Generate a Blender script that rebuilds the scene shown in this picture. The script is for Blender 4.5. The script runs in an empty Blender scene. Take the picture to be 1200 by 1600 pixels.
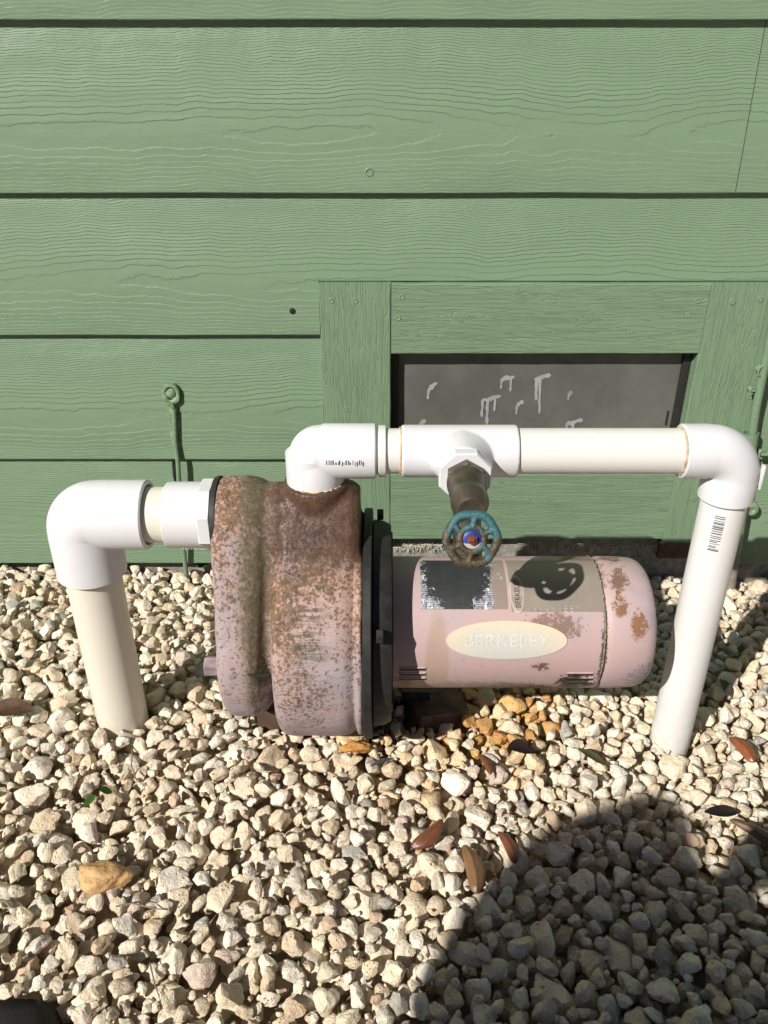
import bpy, bmesh, math, random
import numpy as np
from mathutils import Vector, Matrix, Quaternion
from bpy import context
PI = math.pi
random.seed(7)
sc = context.scene
C = sc.collection

# ------------------------------------------------------------------ camera, light, exposure
FPX, PITCH, CAM = 1290.0, math.radians(29.3), (0.0, -0.785, 0.78)
cam = bpy.data.cameras.new('camera')
cam.lens = FPX / 1600 * 36; cam.sensor_width = 36; cam.sensor_fit = 'AUTO'
cam.clip_start = 0.01; cam.clip_end = 500
co = bpy.data.objects.new('camera', cam); C.objects.link(co)
co.location = CAM; co.rotation_euler = (PI / 2 - PITCH, 0, 0)
sc.camera = co

SUNV = Vector((0.86, 1.0, -1.0))                       # the way the light travels
sund = -SUNV.normalized()
elev = math.asin(sund.z); azim = math.atan2(sund.x, sund.y)
w = bpy.data.worlds.new('World'); sc.world = w; w.use_nodes = True
wn = w.node_tree
sky = wn.nodes.new('ShaderNodeTexSky'); sky.sky_type = 'NISHITA'; sky.sun_disc = False
sky.air_density = 0.3; sky.dust_density = 0.3; sky.ozone_density = 1.0; sky.sun_elevation = elev; sky.sun_rotation = azim
bg = wn.nodes['Background']; bg.inputs['Strength'].default_value = 0.05
wn.links.new(sky.outputs[0], bg.inputs[0])
sun = bpy.data.lights.new('sun', 'SUN'); sun.energy = 5.0; sun.angle = math.radians(0.53)
sun.color = (1.0, 0.955, 0.88)
so = bpy.data.objects.new('sun', sun); C.objects.link(so)
so.rotation_euler = SUNV.to_track_quat('-Z', 'Y').to_euler(); so.location = (-4, -5, 5)
vs = sc.view_settings
vs.view_transform = 'Standard'; vs.look = 'None'; vs.gamma = 1; vs.exposure = 0.2; vs.use_curve_mapping = False

def at(px, py, Y=0.0):
    """world point on the vertical plane y=Y under a pixel of the 1200x1600 photograph"""
    a = math.atan((py - 800) / FPX) + PITCH
    D = Y - CAM[1]
    z = CAM[2] - D * math.tan(a)
    dep = D * math.cos(PITCH) + (CAM[2] - z) * math.sin(PITCH)
    return Vector(((px - 600) / FPX * dep, Y, z))
def lvl(x, y=0.0):
    """the gravel bed lies higher on the left"""
    x = max(-.8, min(.8, x))
    return .034 - .055 * x - max(0, min(y, .4)) * (.05 - .1 * x)
def gat(px, py, z=0.0):
    z0 = z
    for _ in range(6):
        p = gflat(px, py, z); z = z0 + lvl(p.x, p.y)
    return gflat(px, py, z)
def gflat(px, py, z=0.0):
    a = math.atan((py - 800) / FPX) + PITCH
    D = (CAM[2] - z) / math.tan(a)
    dep = D * math.cos(PITCH) + (CAM[2] - z) * math.sin(PITCH)
    return Vector(((px - 600) / FPX * dep, CAM[1] + D, z))
def ray(px, py):
    v = Vector(((px - 600) / FPX, -(py - 800) / FPX, -1.0))
    return (Matrix.Rotation(PI / 2 - PITCH, 3, 'X') @ v).normalized()

# ------------------------------------------------------------------ material helpers
class NT:
    def __init__(s, name):
        s.m = bpy.data.materials.new(name); s.m.use_nodes = True
        s.t = s.m.node_tree; s.b = s.t.nodes['Principled BSDF']
    def n(s, typ, *ins, **kw):
        nd = s.t.nodes.new(typ)
        for k, v in kw.items():
            if k == 'i': continue
            setattr(nd, k, v)
        for k, v in kw.get('i', {}).items(): s.put(nd.inputs[k], v)
        for k, v in enumerate(ins): s.put(nd.inputs[k], v)
        return nd
    def put(s, sock, v):
        if v is None: return
        if isinstance(v, bpy.types.NodeSocket): s.t.links.new(v, sock)
        elif isinstance(v, bpy.types.Node): s.t.links.new(v.outputs[0], sock)
        else:
            try: sock.default_value = v
            except Exception: sock.default_value = (*v, 1.0)
    def ma(s, op, a, b=None, c=None, clamp=False):
        nd = s.t.nodes.new('ShaderNodeMath'); nd.operation = op; nd.use_clamp = clamp
        for k, v in enumerate((a, b, c)): s.put(nd.inputs[k], v)
        return nd.outputs[0]
    def co(s, kind='Object'):
        return s.n('ShaderNodeTexCoord').outputs[kind]
    def mapv(s, v, scale=(1, 1, 1), loc=(0, 0, 0)):
        return s.n('ShaderNodeMapping', v, i={'Scale': scale, 'Location': loc}).outputs[0]
    def noise(s, v, sc_, det=4, rough=.6, dist=0.0, out=0):
        return s.n('ShaderNodeTexNoise', i={'Vector': v, 'Scale': sc_, 'Detail': det, 'Roughness': rough, 'Distortion': dist}).outputs[out]
    def rng(s, v, a, b, c=0.0, d=1.0, smooth=False):
        nd = s.n('ShaderNodeMapRange', i={'Value': v, 'From Min': a, 'From Max': b, 'To Min': c, 'To Max': d})
        if smooth: nd.interpolation_type = 'SMOOTHSTEP'
        return nd.outputs[0]
    def mix(s, f, a, b, mode='MIX'):
        nd = s.n('ShaderNodeMix', data_type='RGBA', blend_type=mode)
        s.put(nd.inputs[0], f); s.put(nd.inputs[6], a); s.put(nd.inputs[7], b)
        return nd.outputs[2]
    def xyz(s, v):
        return s.n('ShaderNodeSeparateXYZ', v).outputs
    def comb(s, x, y, z):
        return s.n('ShaderNodeCombineXYZ', x, y, z).outputs[0]
    def bump(s, h, dist=.001, strength=1.0, nrm=None):
        nd = s.n('ShaderNodeBump', i={'Height': h, 'Distance': dist, 'Strength': strength})
        if nrm is not None: s.put(nd.inputs['Normal'], nrm)
        return nd.outputs[0]
    def out(s, col=None, rough=None, nrm=None, metal=None, spec=None):
        for k, v in (('Base Color', col), ('Roughness', rough), ('Normal', nrm), ('Metallic', metal), ('Specular IOR Level', spec)):
            if v is not None: s.put(s.b.inputs[k], v)
        return s.m

def simple(name, col, rough=.6, metal=0, bscale=None, bdist=.0005, vary=.15, spec=.4):
    t = NT(name); v = t.co()
    n = t.noise(v, bscale or 60, 5)
    c2 = tuple(x * (1 - vary) for x in col); c3 = tuple(min(1, x * (1 + vary)) for x in col)
    return t.out(t.mix(t.rng(n, .35, .65), c2, c3), rough, t.bump(n, bdist), metal, spec)

# --- painted fibre-cement siding: embossed cathedral grain under green paint
GREEN = (0.178, 0.266, 0.166)
def mat_siding():
    t = NT('green_siding_paint'); v = t.co()
    sd = t.n('ShaderNodeAttribute', attribute_type='OBJECT', attribute_name='seed').outputs['Fac']
    x, y, z = t.xyz(v)
    x2 = t.ma('ADD', x, sd)
    lowx = t.comb(t.ma('MULTIPLY', x2, 1.5), sd, 0.0)
    w0 = t.rng(t.noise(lowx, 1.0, 1, .4), .36, .66, .002, .034)
    zc = t.ma('ADD', .070, t.ma('MULTIPLY', t.ma('SUBTRACT', t.noise(t.comb(t.ma('MULTIPLY', x2, 3.5), 5.0, sd), 1.0, 3, .6), .5), .045))
    wob = t.noise(t.comb(t.ma('MULTIPLY', x2, 16), 0.0, t.ma('MULTIPLY', z, 25)), 1.0, 3, .6)
    wob2 = t.noise(t.comb(t.ma('MULTIPLY', x2, 110), 3.0, t.ma('MULTIPLY', z, 300)), 1.0, 3, .6)
    dz = t.ma('SUBTRACT', z, zc)
    r = t.ma('SQRT', t.ma('ADD', t.ma('MULTIPLY', dz, dz), t.ma('MULTIPLY', w0, w0)))
    r = t.ma('ADD', r, t.ma('MULTIPLY', t.ma('SUBTRACT', wob, .5), .011))
    r = t.ma('ADD', r, t.ma('MULTIPLY', t.ma('SUBTRACT', wob2, .5), .0024))
    ring = t.ma('ADD', t.ma('MULTIPLY', r, 52), t.ma('MULTIPLY', t.ma('MULTIPLY', r, r), 1450))
    fr = t.ma('FRACT', ring)
    # one sharp step per ring, soft slope back
    prof = t.ma('MULTIPLY', t.rng(fr, 0, .82, 1, .0), t.rng(fr, .90, 1.0, 1, 0))
    prof = t.ma('ADD', prof, t.rng(fr, .90, 1.0, 0, 1))
    mod = t.rng(t.noise(t.comb(t.ma('MULTIPLY', x2, 5), 9.0, t.ma('MULTIPLY', z, 40)), 1.0, 3), .32, .62, .25, 1.0)
    g = t.ma('MULTIPLY', prof, mod)
    fine = t.noise(v, 900, 3, .6)
    h = t.ma('ADD', g, t.ma('MULTIPLY', fine, .10))
    h = t.ma('ADD', h, t.ma('MULTIPLY', t.noise(v, 22, 2), .8))
    dirt = t.rng(t.noise(t.comb(t.ma('MULTIPLY', x2, 3), 2.0, t.ma('MULTIPLY', z, 14)), 1, 5), .35, .7)
    c = t.mix(dirt, GREEN, tuple(q * .93 for q in GREEN))
    c = t.mix(t.rng(t.noise(v, 260, 4, .7), .66, .74, 0, .25), c, (.33, .40, .28))
    return t.out(c, t.rng(fine, .3, .7, .48, .60), t.bump(h, .00062), spec=.4)
def mat_trim():
    t = NT('green_rough_trim_paint'); v = t.co()
    sd = t.n('ShaderNodeAttribute', attribute_type='OBJECT', attribute_name='seed').outputs['Fac']
    x, y, z = t.xyz(v); x2 = t.ma('ADD', x, sd)
    a = t.noise(t.comb(t.ma('MULTIPLY', x2, 14), y, t.ma('MULTIPLY', z, 330)), 1, 3, .6, .6)
    b = t.noise(t.comb(t.ma('MULTIPLY', x2, 40), y, t.ma('MULTIPLY', z, 800)), 1, 3, .7, .3)
    cth = t.noise(t.comb(t.ma('MULTIPLY', x2, 5), y, t.ma('MULTIPLY', z, 70)), 1, 2, .5, 1.0)
    cr = t.rng(t.ma('ABSOLUTE', t.ma('SUBTRACT', t.ma('FRACT', t.ma('MULTIPLY', cth, 9)), .5)), 0, .10, -.8, 0)
    h = t.ma('ADD', t.ma('ADD', t.ma('MULTIPLY', a, 1.6), t.ma('MULTIPLY', b, .6)), cr)
    c = t.mix(t.rng(t.noise(v, 12, 5), .35, .7), GREEN, tuple(q * .91 for q in GREEN))
    return t.out(c, .45, t.bump(h, .00055), spec=.45)
def mat_paint_plain(name='green_paint_plain'):
    t = NT(name); v = t.co()
    n = t.noise(v, 160, 5, .65)
    return t.out(t.mix(t.rng(n, .3, .7), GREEN, tuple(q * .86 for q in GREEN)), .42, t.bump(n, .0009), spec=.45)

def mat_pvc(name, col, rough=.32, dirt=.0, yellow=None):
    t = NT(name); v = t.co()
    n = t.noise(v, 9, 5, .6); n2 = t.noise(v, 70, 4, .6)
    c = t.mix(t.rng(n, .35, .7, 0, 1), col, tuple(q * .965 for q in col))
    if yellow: c = t.mix(t.rng(n, .4, .6), c, yellow)
    x, y, z = t.xyz(v)
    spk = t.rng(t.noise(v, 330, 2, .5), .73, .78, 0, .5)
    c = t.mix(spk, c, tuple(q * .72 for q in col))
    low = t.ma('MULTIPLY', t.rng(z, .0, .10, 1, 0), t.rng(n2, .4, .68, 0, .55))
    if dirt: c = t.mix(t.ma('MULTIPLY', low, dirt), c, (.42, .33, .20))
    t.b.inputs['Subsurface Weight'].default_value = .0
    return t.out(c, t.rng(n2, .3, .7, rough, rough + .12), t.bump(n2, .00012), spec=.5)

def gauss(t, x, z, cx, cz, sx, sz):
    """soft elliptical spot, a stain's own outline"""
    a = t.ma('DIVIDE', t.ma('SUBTRACT', x, cx), sx); b = t.ma('DIVIDE', t.ma('SUBTRACT', z, cz), sz)
    return t.ma('SUBTRACT', 1.0, t.ma('ADD', t.ma('MULTIPLY', a, a), t.ma('MULTIPLY', b, b)), clamp=True)

PINK = (.40, .285, .275); MAUVE = (.33, .275, .30)
def mat_casing():
    t = NT('weathered_pink_casting'); v = t.co(); x, y, z = t.xyz(v)
    big = t.noise(v, 14, 5, .65); med = t.noise(v, 55, 6, .7); fin = t.noise(v, 210, 5, .7)
    base = t.mix(t.rng(t.ma('ADD', z, t.ma('MULTIPLY', big, .12)), .14, .34), (.345, .295, .325), (.42, .295, .265))
    base = t.mix(t.rng(t.noise(v, 9, 4), .5, .62, 0, .6), base, (.30, .29, .33))
    # salmon / ochre film on the upper part
    up = t.rng(t.ma('ADD', z, t.ma('MULTIPLY', t.ma('SUBTRACT', med, .5), .28)), .19, .33)
    base = t.mix(t.ma('MULTIPLY', up, t.rng(big, .35, .6)), base, (.42, .25, .175))
    # rust pitting: small speckles, denser to the top and left
    dens = t.ma('ADD', t.rng(z, .08, .31, -.03, .105), t.ma('MULTIPLY', t.ma('SUBTRACT', big, .5), .42))
    sp = t.rng(t.ma('ADD', t.noise(v, 240, 6, .66), dens), .60, .65)
    base = t.mix(t.ma('MULTIPLY', sp, .85), base, (.150, .078, .040))
    sp2 = t.rng(t.ma('ADD', t.noise(t.mapv(v, (1, 1, 1), (3, 1, 5)), 400, 4, .65), dens), .63, .68)
    base = t.mix(t.ma('MULTIPLY', sp2, .8), base, (.25, .125, .055))
    drk = t.rng(t.ma('ADD', t.noise(t.mapv(v, (1, 1, .6), (8, 2, 1)), 90, 7, .8), t.ma('MULTIPLY', dens, .8)), .605, .655)
    base = t.mix(t.ma('MULTIPLY', drk, .8), base, (.075, .058, .040))
    # olive-black grime down the drum and in the groove, where painted shade deepens it
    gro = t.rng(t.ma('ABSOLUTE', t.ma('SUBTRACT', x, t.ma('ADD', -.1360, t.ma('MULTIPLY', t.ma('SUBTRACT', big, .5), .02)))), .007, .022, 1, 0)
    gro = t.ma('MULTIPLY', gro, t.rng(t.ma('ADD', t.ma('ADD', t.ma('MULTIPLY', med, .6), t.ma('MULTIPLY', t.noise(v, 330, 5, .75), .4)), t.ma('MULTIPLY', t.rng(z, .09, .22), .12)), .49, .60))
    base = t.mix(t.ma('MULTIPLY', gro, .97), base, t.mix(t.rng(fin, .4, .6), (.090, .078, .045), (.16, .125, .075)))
    mid = t.rng(t.ma('ABSOLUTE', t.ma('SUBTRACT', x, -.080)), .008, .032, 1, 0)
    hz = t.noise(t.mapv(v, (20, 20, 330)), 1, 5, .7)
    mid = t.ma('MULTIPLY', t.ma('MULTIPLY', mid, t.ma('MULTIPLY', t.rng(z, .17, .25), t.rng(z, .33, .28))), t.rng(t.ma('ADD', hz, t.ma('MULTIPLY', t.ma('SUBTRACT', med, .5), .5)), .47, .58))
    base = t.mix(t.ma('MULTIPLY', mid, .9), base, (.10, .085, .055))
    # dark wet rust round the outlet boss
    neck = t.ma('MULTIPLY', t.rng(t.ma('ADD', z, t.ma('MULTIPLY', t.ma('SUBTRACT', med, .5), .03)), .296, .320), t.rng(x, -.128, -.112))
    base = t.mix(t.ma('MULTIPLY', neck, .92), base, t.mix(t.rng(med, .4, .6), (.055, .026, .018), (.095, .050, .028)))
    h = t.ma('ADD', t.ma('MULTIPLY', med, .5), t.ma('MULTIPLY', fin, .5)); h = t.ma('SUBTRACT', h, t.ma('MULTIPLY', sp, .25))
    rg = t.ma('SUBTRACT', t.rng(med, .3, .7, .50, .75), t.ma('MULTIPLY', neck, .22))
    return t.out(base, rg, t.bump(h, .0011), spec=.4)

def mat_motor():
    t = NT('faded_pink_motor_paint'); v = t.co(); x, y, z = t.xyz(v)
    big = t.noise(v, 13, 5, .6); med = t.noise(v, 60, 6, .72); fin = t.noise(v, 220, 4, .7)
    base = t.mix(t.rng(big, .4, .62), (.475, .33, .32), (.44, .34, .345))
    base = t.mix(t.rng(t.noise(v, 26, 4), .58, .70, 0, .7), base, (.34, .29, .32))
    mf = t.ma('ADD', t.ma('MULTIPLY', med, .5), t.ma('MULTIPLY', t.noise(v, 300, 6, .78), .5))
    def stain(cx, cz, sx, sz, lo, hi, col, amt, src=mf):
        nonlocal base
        g = gauss(t, x, z, cx, cz, sx, sz)
        f = t.rng(t.ma('ADD', src, t.ma('MULTIPLY', g, .20)), .585 + (lo - .3) * .25, .635 + (lo - .3) * .25)
        f = t.ma('MULTIPLY', f, t.rng(g, 0, .04))
        base = t.mix(t.ma('MULTIPLY', f, amt), base, col)
    # z of the front surface tells the height round the drum
    stain(.188, .234, .042, .016, .34, .5, (.19, .115, .08), .85)      # rust right of the oval
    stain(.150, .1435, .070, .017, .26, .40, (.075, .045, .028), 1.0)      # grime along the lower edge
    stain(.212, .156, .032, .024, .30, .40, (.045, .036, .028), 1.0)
    stain(.172, .186, .020, .010, .44, .52, (.11, .055, .03), .95)
    stain(.058, .185, .016, .070, .25, .48, (.34, .225, .12), .0, big)
    g_ = gauss(t, x, z, .058, .185, .017, .075)
    base = t.mix(t.ma('MULTIPLY', t.rng(g_, .15, .6), t.rng(big, .3, .7, .25, .8)), base, (.36, .25, .165))
    stain(.02, .14, .03, .05, .4, .5, (.20, .12, .08), .7)
    stain(.225, .265, .03, .012, .35, .5, (.13, .08, .055), .8)
    stain(.262, .264, .02, .006, .34, .5, (.15, .085, .05), .9)       # tan run left of the oval
    stain(.258, .250, .012, .014, .34, .5, (.20, .095, .04), .95)       # rust on the end bell
    stain(.278, .232, .014, .018, .38, .54, (.24, .115, .05), .95)
    stain(.290, .170, .03, .03, .40, .62, (.20, .18, .22), .8)
    stain(.11, .152, .085, .014, .34, .5, (.26, .21, .20), .7)
    stain(.24, .2, .006, .10, .46, .6, (.07, .05, .035), .9)
    sp = t.rng(t.noise(v, 240, 3, .6), .70, .73)
    base = t.mix(t.ma('MULTIPLY', sp, .8), base, (.13, .075, .05))
    h = t.ma('ADD', t.ma('MULTIPLY', med, .4), t.ma('MULTIPLY', fin, .3))
    return t.out(base, t.rng(med, .3, .7, .42, .62), t.bump(h, .0005), spec=.45)

def mat_stone(name, kind):
    t = NT(name); v = t.co('Object' if kind == 'OBJECT' else 'Object')
    if kind == 'OBJECT':
        tint = t.n('ShaderNodeAttribute', attribute_type='OBJECT', attribute_name='tint').outputs['Color']
        off = t.n('ShaderNodeObjectInfo').outputs['Random']
        v = t.n('ShaderNodeTexCoord').outputs['Object']
        v = t.n('ShaderNodeVectorMath', v, t.comb(t.ma('MULTIPLY', off, 37), t.ma('MULTIPLY', off, 11), off), operation='ADD').outputs[0]
        k = .012
    else:
        tint = t.n('ShaderNodeAttribute', attribute_type='GEOMETRY', attribute_name='tint').outputs['Color']; k = 1.0
    S = lambda s: s * k
    n1 = t.noise(v, S(70), 5, .65); n2 = t.noise(v, S(260), 5, .72); n3 = t.noise(v, S(900), 3, .6)
    pit = t.n('ShaderNodeTexVoronoi', i={'Vector': v, 'Scale': S(330), 'Randomness': 1.0}).outputs['Distance']
    pits = t.ma('MULTIPLY', t.rng(pit, .12, .34, 1, 0), t.rng(n1, .50, .62))
    c = t.mix(t.rng(n1, .36, .66), tint, t.mix(1.0, tint, (.90, .84, .75), 'MULTIPLY'))
    c = t.mix(t.rng(n2, .54, .66, 0, .45), c, (.80, .76, .68))
    c = t.mix(t.rng(t.noise(v, S(120), 4, .7), .62, .70, 0, .55), c, t.mix(1.0, tint, (.75, .55, .33), 'MULTIPLY'))
    c = t.mix(t.ma('MULTIPLY', pits, .55), c, (.36, .28, .19))
    h = t.ma('ADD', t.ma('MULTIPLY', n1, 1.6), t.ma('ADD', t.ma('MULTIPLY', n2, .8), t.ma('MULTIPLY', n3, .22)))
    h = t.ma('SUBTRACT', h, t.ma('MULTIPLY', pits, .7))
    return t.out(c, .88, t.bump(h, .0030), spec=.2)

# ------------------------------------------------------------------ object helpers
def tag(o, label=None, cat=None, group=None, kind=None):
    if label: o['label'] = label
    if cat: o['category'] = cat
    if group: o['group'] = group
    if kind: o['kind'] = kind
    return o
def thing(name, loc, label, cat, group=None):
    o = bpy.data.objects.new(name, None); C.objects.link(o); o.location = loc
    o.empty_display_size = .02
    return tag(o, label, cat, group)
def link(name, me, mat, parent=None, smooth=True, world=True):
    o = bpy.data.objects.new(name, me); C.objects.link(o)
    if mat is not None:
        if isinstance(mat, (list, tuple)):
            for m in mat: me.materials.append(m)
        elif not me.materials: me.materials.append(mat)
    if parent is not None:
        o.parent = parent
        if world:                                   # geometry was given in world coordinates
            p = parent; loc = Vector((0, 0, 0))
            while p is not None: loc += p.location; p = p.parent
            o.location = -loc
    if smooth and len(me.polygons):
        me.polygons.foreach_set('use_smooth', [True] * len(me.polygons)); 
    me.update()
    return o
def sharp(me, ang=35):
    me.set_sharp_from_angle(angle=math.radians(ang)) if hasattr(me, 'set_sharp_from_angle') else None
def bm_mesh(bm, name, recalc=True, ang=35, smooth=True):
    if recalc: bmesh.ops.recalc_face_normals(bm, faces=bm.faces)
    me = bpy.data.meshes.new(name); bm.to_mesh(me); bm.free()
    if smooth:
        me.polygons.foreach_set('use_smooth', [True] * len(me.polygons)); sharp(me, ang)
    return me
def obj(name, bm, mat, parent=None, ang=35, smooth=True):
    me = bm_mesh(bm, name, ang=ang, smooth=smooth)
    return link(name, me, mat, parent, smooth=False)
def add_box(bm, x0, x1, y0, y1, z0, z1, bev=0.0, mtx=None):
    vs_ = [bm.verts.new((x, y, z)) for x in (x0, x1) for y in (y0, y1) for z in (z0, z1)]
    fs = [bm.faces.new([vs_[i] for i in q]) for q in ((0, 1, 3, 2), (4, 6, 7, 5), (0, 4, 5, 1), (2, 3, 7, 6), (0, 2, 6, 4), (1, 5, 7, 3))]
    if bev:
        es = list({e for f in fs for e in f.edges})
        r = bmesh.ops.bevel(bm, geom=es, offset=bev, segments=2, affect='EDGES', profile=.6)
        vs_ = list({v for f in r['faces'] for v in f.verts} | {v for v in vs_ if v.is_valid})
    if mtx is not None: bmesh.ops.transform(bm, matrix=mtx, verts=[v for v in vs_ if v.is_valid])
    return vs_
def sweep(bm, pts, rad, n=40, closed=False, caps=True, up=None):
    """tube of rings along pts; rad per point"""
    pts = [Vector(p) for p in pts]; m = len(pts)
    if not hasattr(rad, '__len__'): rad = [rad] * m
    rings = []; prev = None
    for i, p in enumerate(pts):
        a = pts[(i - 1) % m] if (closed or i > 0) else p; b = pts[(i + 1) % m] if (closed or i < m - 1) else p
        d1 = (p - a); d2 = (b - p)
        d = (d1.normalized() if d1.length > 1e-9 else Vector()) + (d2.normalized() if d2.length > 1e-9 else Vector())
        if d.length < 1e-9: d = prev_d
        d.normalize(); prev_d = d
        if prev is None:
            ref = Vector(up) if up else (Vector((0, 0, 1)) if abs(d.z) < .9 else Vector((0, 1, 0)))
            u = (ref - d * ref.dot(d)).normalized()
        else:
            u = (prev - d * prev.dot(d)).normalized()
        prev = u; v = d.cross(u)
        rings.append([bm.verts.new(p + (u * math.cos(2 * PI * k / n) + v * math.sin(2 * PI * k / n)) * rad[i]) for k in range(n)])
    for i in range(m if closed else m - 1):
        A, B = rings[i], rings[(i + 1) % m]
        for k in range(n): bm.faces.new((A[k], A[(k + 1) % n], B[(k + 1) % n], B[k]))
    if caps and not closed:
        bm.faces.new(rings[0][::-1]); bm.faces.new(rings[-1])
    return rings
def lathe(bm, o, axis, prof, n=48, up=None):
    """profile = [(distance along axis, radius)], repeated distances allowed"""
    o = Vector(o); d = Vector(axis).normalized()
    ref = Vector(up) if up else (Vector((0, 0, 1)) if abs(d.z) < .9 else Vector((0, 1, 0)))
    u = (ref - d * ref.dot(d)).normalized(); v = d.cross(u)
    rings = []
    for s, r in prof:
        if r < 1e-6: rings.append([bm.verts.new(o + d * s)])
        else: rings.append([bm.verts.new(o + d * s + (u * math.cos(2 * PI * k / n) + v * math.sin(2 * PI * k / n)) * r) for k in range(n)])
    for A, B in zip(rings, rings[1:]):
        if len(A) == 1 and len(B) == 1: continue
        for k in range(n):
            if len(A) == 1: bm.faces.new((A[0], B[(k + 1) % n], B[k]))
            elif len(B) == 1: bm.faces.new((A[k], A[(k + 1) % n], B[0]))
            else: bm.faces.new((A[k], A[(k + 1) % n], B[(k + 1) % n], B[k]))
    return rings
def arc(p0, corner, p1, r, n=12):
    """polyline p0 -> fillet of radius r at corner -> p1"""
    p0, c, p1 = Vector(p0), Vector(corner), Vector(p1)
    a = (p0 - c).normalized(); b = (p1 - c).normalized()
    half = a.angle(b) / 2; t = r / math.tan(half)
    ce = c + (a + b).normalized() * (r / math.sin(half))
    s, e = c + a * t, c + b * t
    v0, v1 = s - ce, e - ce; tot = v0.angle(v1); ax = v0.cross(v1).normalized()
    return [p0] + [ce + Quaternion(ax, tot * i / n) @ v0 for i in range(n + 1)] + [p1]
def elbow(bm, p0, corner, p1, R, Rbend, rin, fil, lip=.0014, n=56):
    """fitting: socket hub at each end, slightly slimmer bend, open rims with thickness"""
    pts = arc(p0, corner, p1, fil, 16)
    d0 = (pts[1] - pts[0]).normalized(); d1 = (pts[-1] - pts[-2]).normalized()
    P = [pts[0] + d0 * .012, pts[0] + d0 * .0001, pts[0], pts[0] + d0 * lip]
    Rr = [rin, rin, R - lip, R]
    L0 = (pts[1] - pts[0]).length; L1 = (pts[-1] - pts[-2]).length
    P += [pts[1] - d0 * min(.004, L0 * .3)]; Rr += [R]
    P += pts[1:-1]; Rr += [Rbend] * (len(pts) - 2)
    P += [pts[-2] + d1 * min(.004, L1 * .3)]; Rr += [R]
    P += [pts[-1] - d1 * lip, pts[-1], pts[-1] - d1 * .0001, pts[-1] - d1 * .012]; Rr += [R, R - lip, rin, rin]
    # explicit ring directions keep the folded lips square
    dirs = [d0] * 5 + [None] * (len(pts) - 2) + [d1] * 5
    for i in range(len(pts) - 2):
        dirs[5 + i] = (d0 * (1 - i / (len(pts) - 3)) + d1 * (i / (len(pts) - 3))).normalized()
    side = d0.cross(d1).normalized(); rings = []
    for p, r, d in zip(P, Rr, dirs):
        v = d.cross(side).normalized()
        rings.append([bm.verts.new(p + (side * math.cos(2 * PI * k / n) + v * math.sin(2 * PI * k / n)) * r) for k in range(n)])
    for A, B in zip(rings, rings[1:]):
        for k in range(n): bm.faces.new((A[k], A[(k + 1) % n], B[(k + 1) % n], B[k]))

M = dict(
    siding=mat_siding(), trim=mat_trim(), paint=mat_paint_plain(),
    pvc=mat_pvc('white_pvc_fitting', (.69, .69, .715), .34),
    pipe=mat_pvc('warm_white_pvc_pipe', (.71, .70, .665), .36, .3),
    pipe_old=mat_pvc('cream_pvc_pipe', (.71, .67, .575), .38, .8),
    pipe_w=mat_pvc('white_pvc_pipe', (.73, .72, .71), .36, .6),
    cement=simple('tan_pipe_cement', (.62, .44, .26), .5, 0, 90, .0006, .3),
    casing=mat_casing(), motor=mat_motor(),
    black=simple('grimy_iron_shaded', (.020, .020, .019), .6, 0, 80, .0008, .35),  # grimy iron, colour darkened to carry the shade on the flange plates
    rust=simple('rusty_iron', (.17, .10, .062), .75, 0, 120, .0010, .5),
    slot=simple('slot_black', (.012, .011, .010), .7),
    brass=simple('tarnished_brass', (.115, .098, .072), .42, .55, 45, .0006, .35),
    wood=simple('dark_brown_block', (.085, .050, .034), .8, 0, 50, .0012, .3),
    ink=simple('black_print', (.045, .045, .075), .6),
    soil=simple('gravel_dust', (.46, .38, .27), .95, 0, 30, .004, .3, .1),
    concrete=simple('grey_foundation_concrete', (.25, .24, .21), .9, 0, 70, .003, .3, .2),
    putty=simple('green_painted_caulk', (.19, .29, .17), .5, 0, 120, .0025, .2),
)

# ------------------------------------------------------------------ ground
YW = .375
bm = bmesh.new()
N = 24
gx = [-60, -8, -2.6] + list(np.linspace(-1.6, 1.6, 12)) + [2.6, 8, 60]
gy = [-60, -8, -2.6] + list(np.linspace(-1.5, .40, 10)) + [8, 60]
gv = [[bm.verts.new((x, y, lvl(x, y) - .045)) for x in gx] for y in gy]
for j in range(len(gy) - 1):
    for i in range(len(gx) - 1): bm.faces.new((gv[j][i], gv[j][i + 1], gv[j + 1][i + 1], gv[j + 1][i]))
ground = obj('ground', bm, M['soil']); tag(ground, kind='structure')

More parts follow.
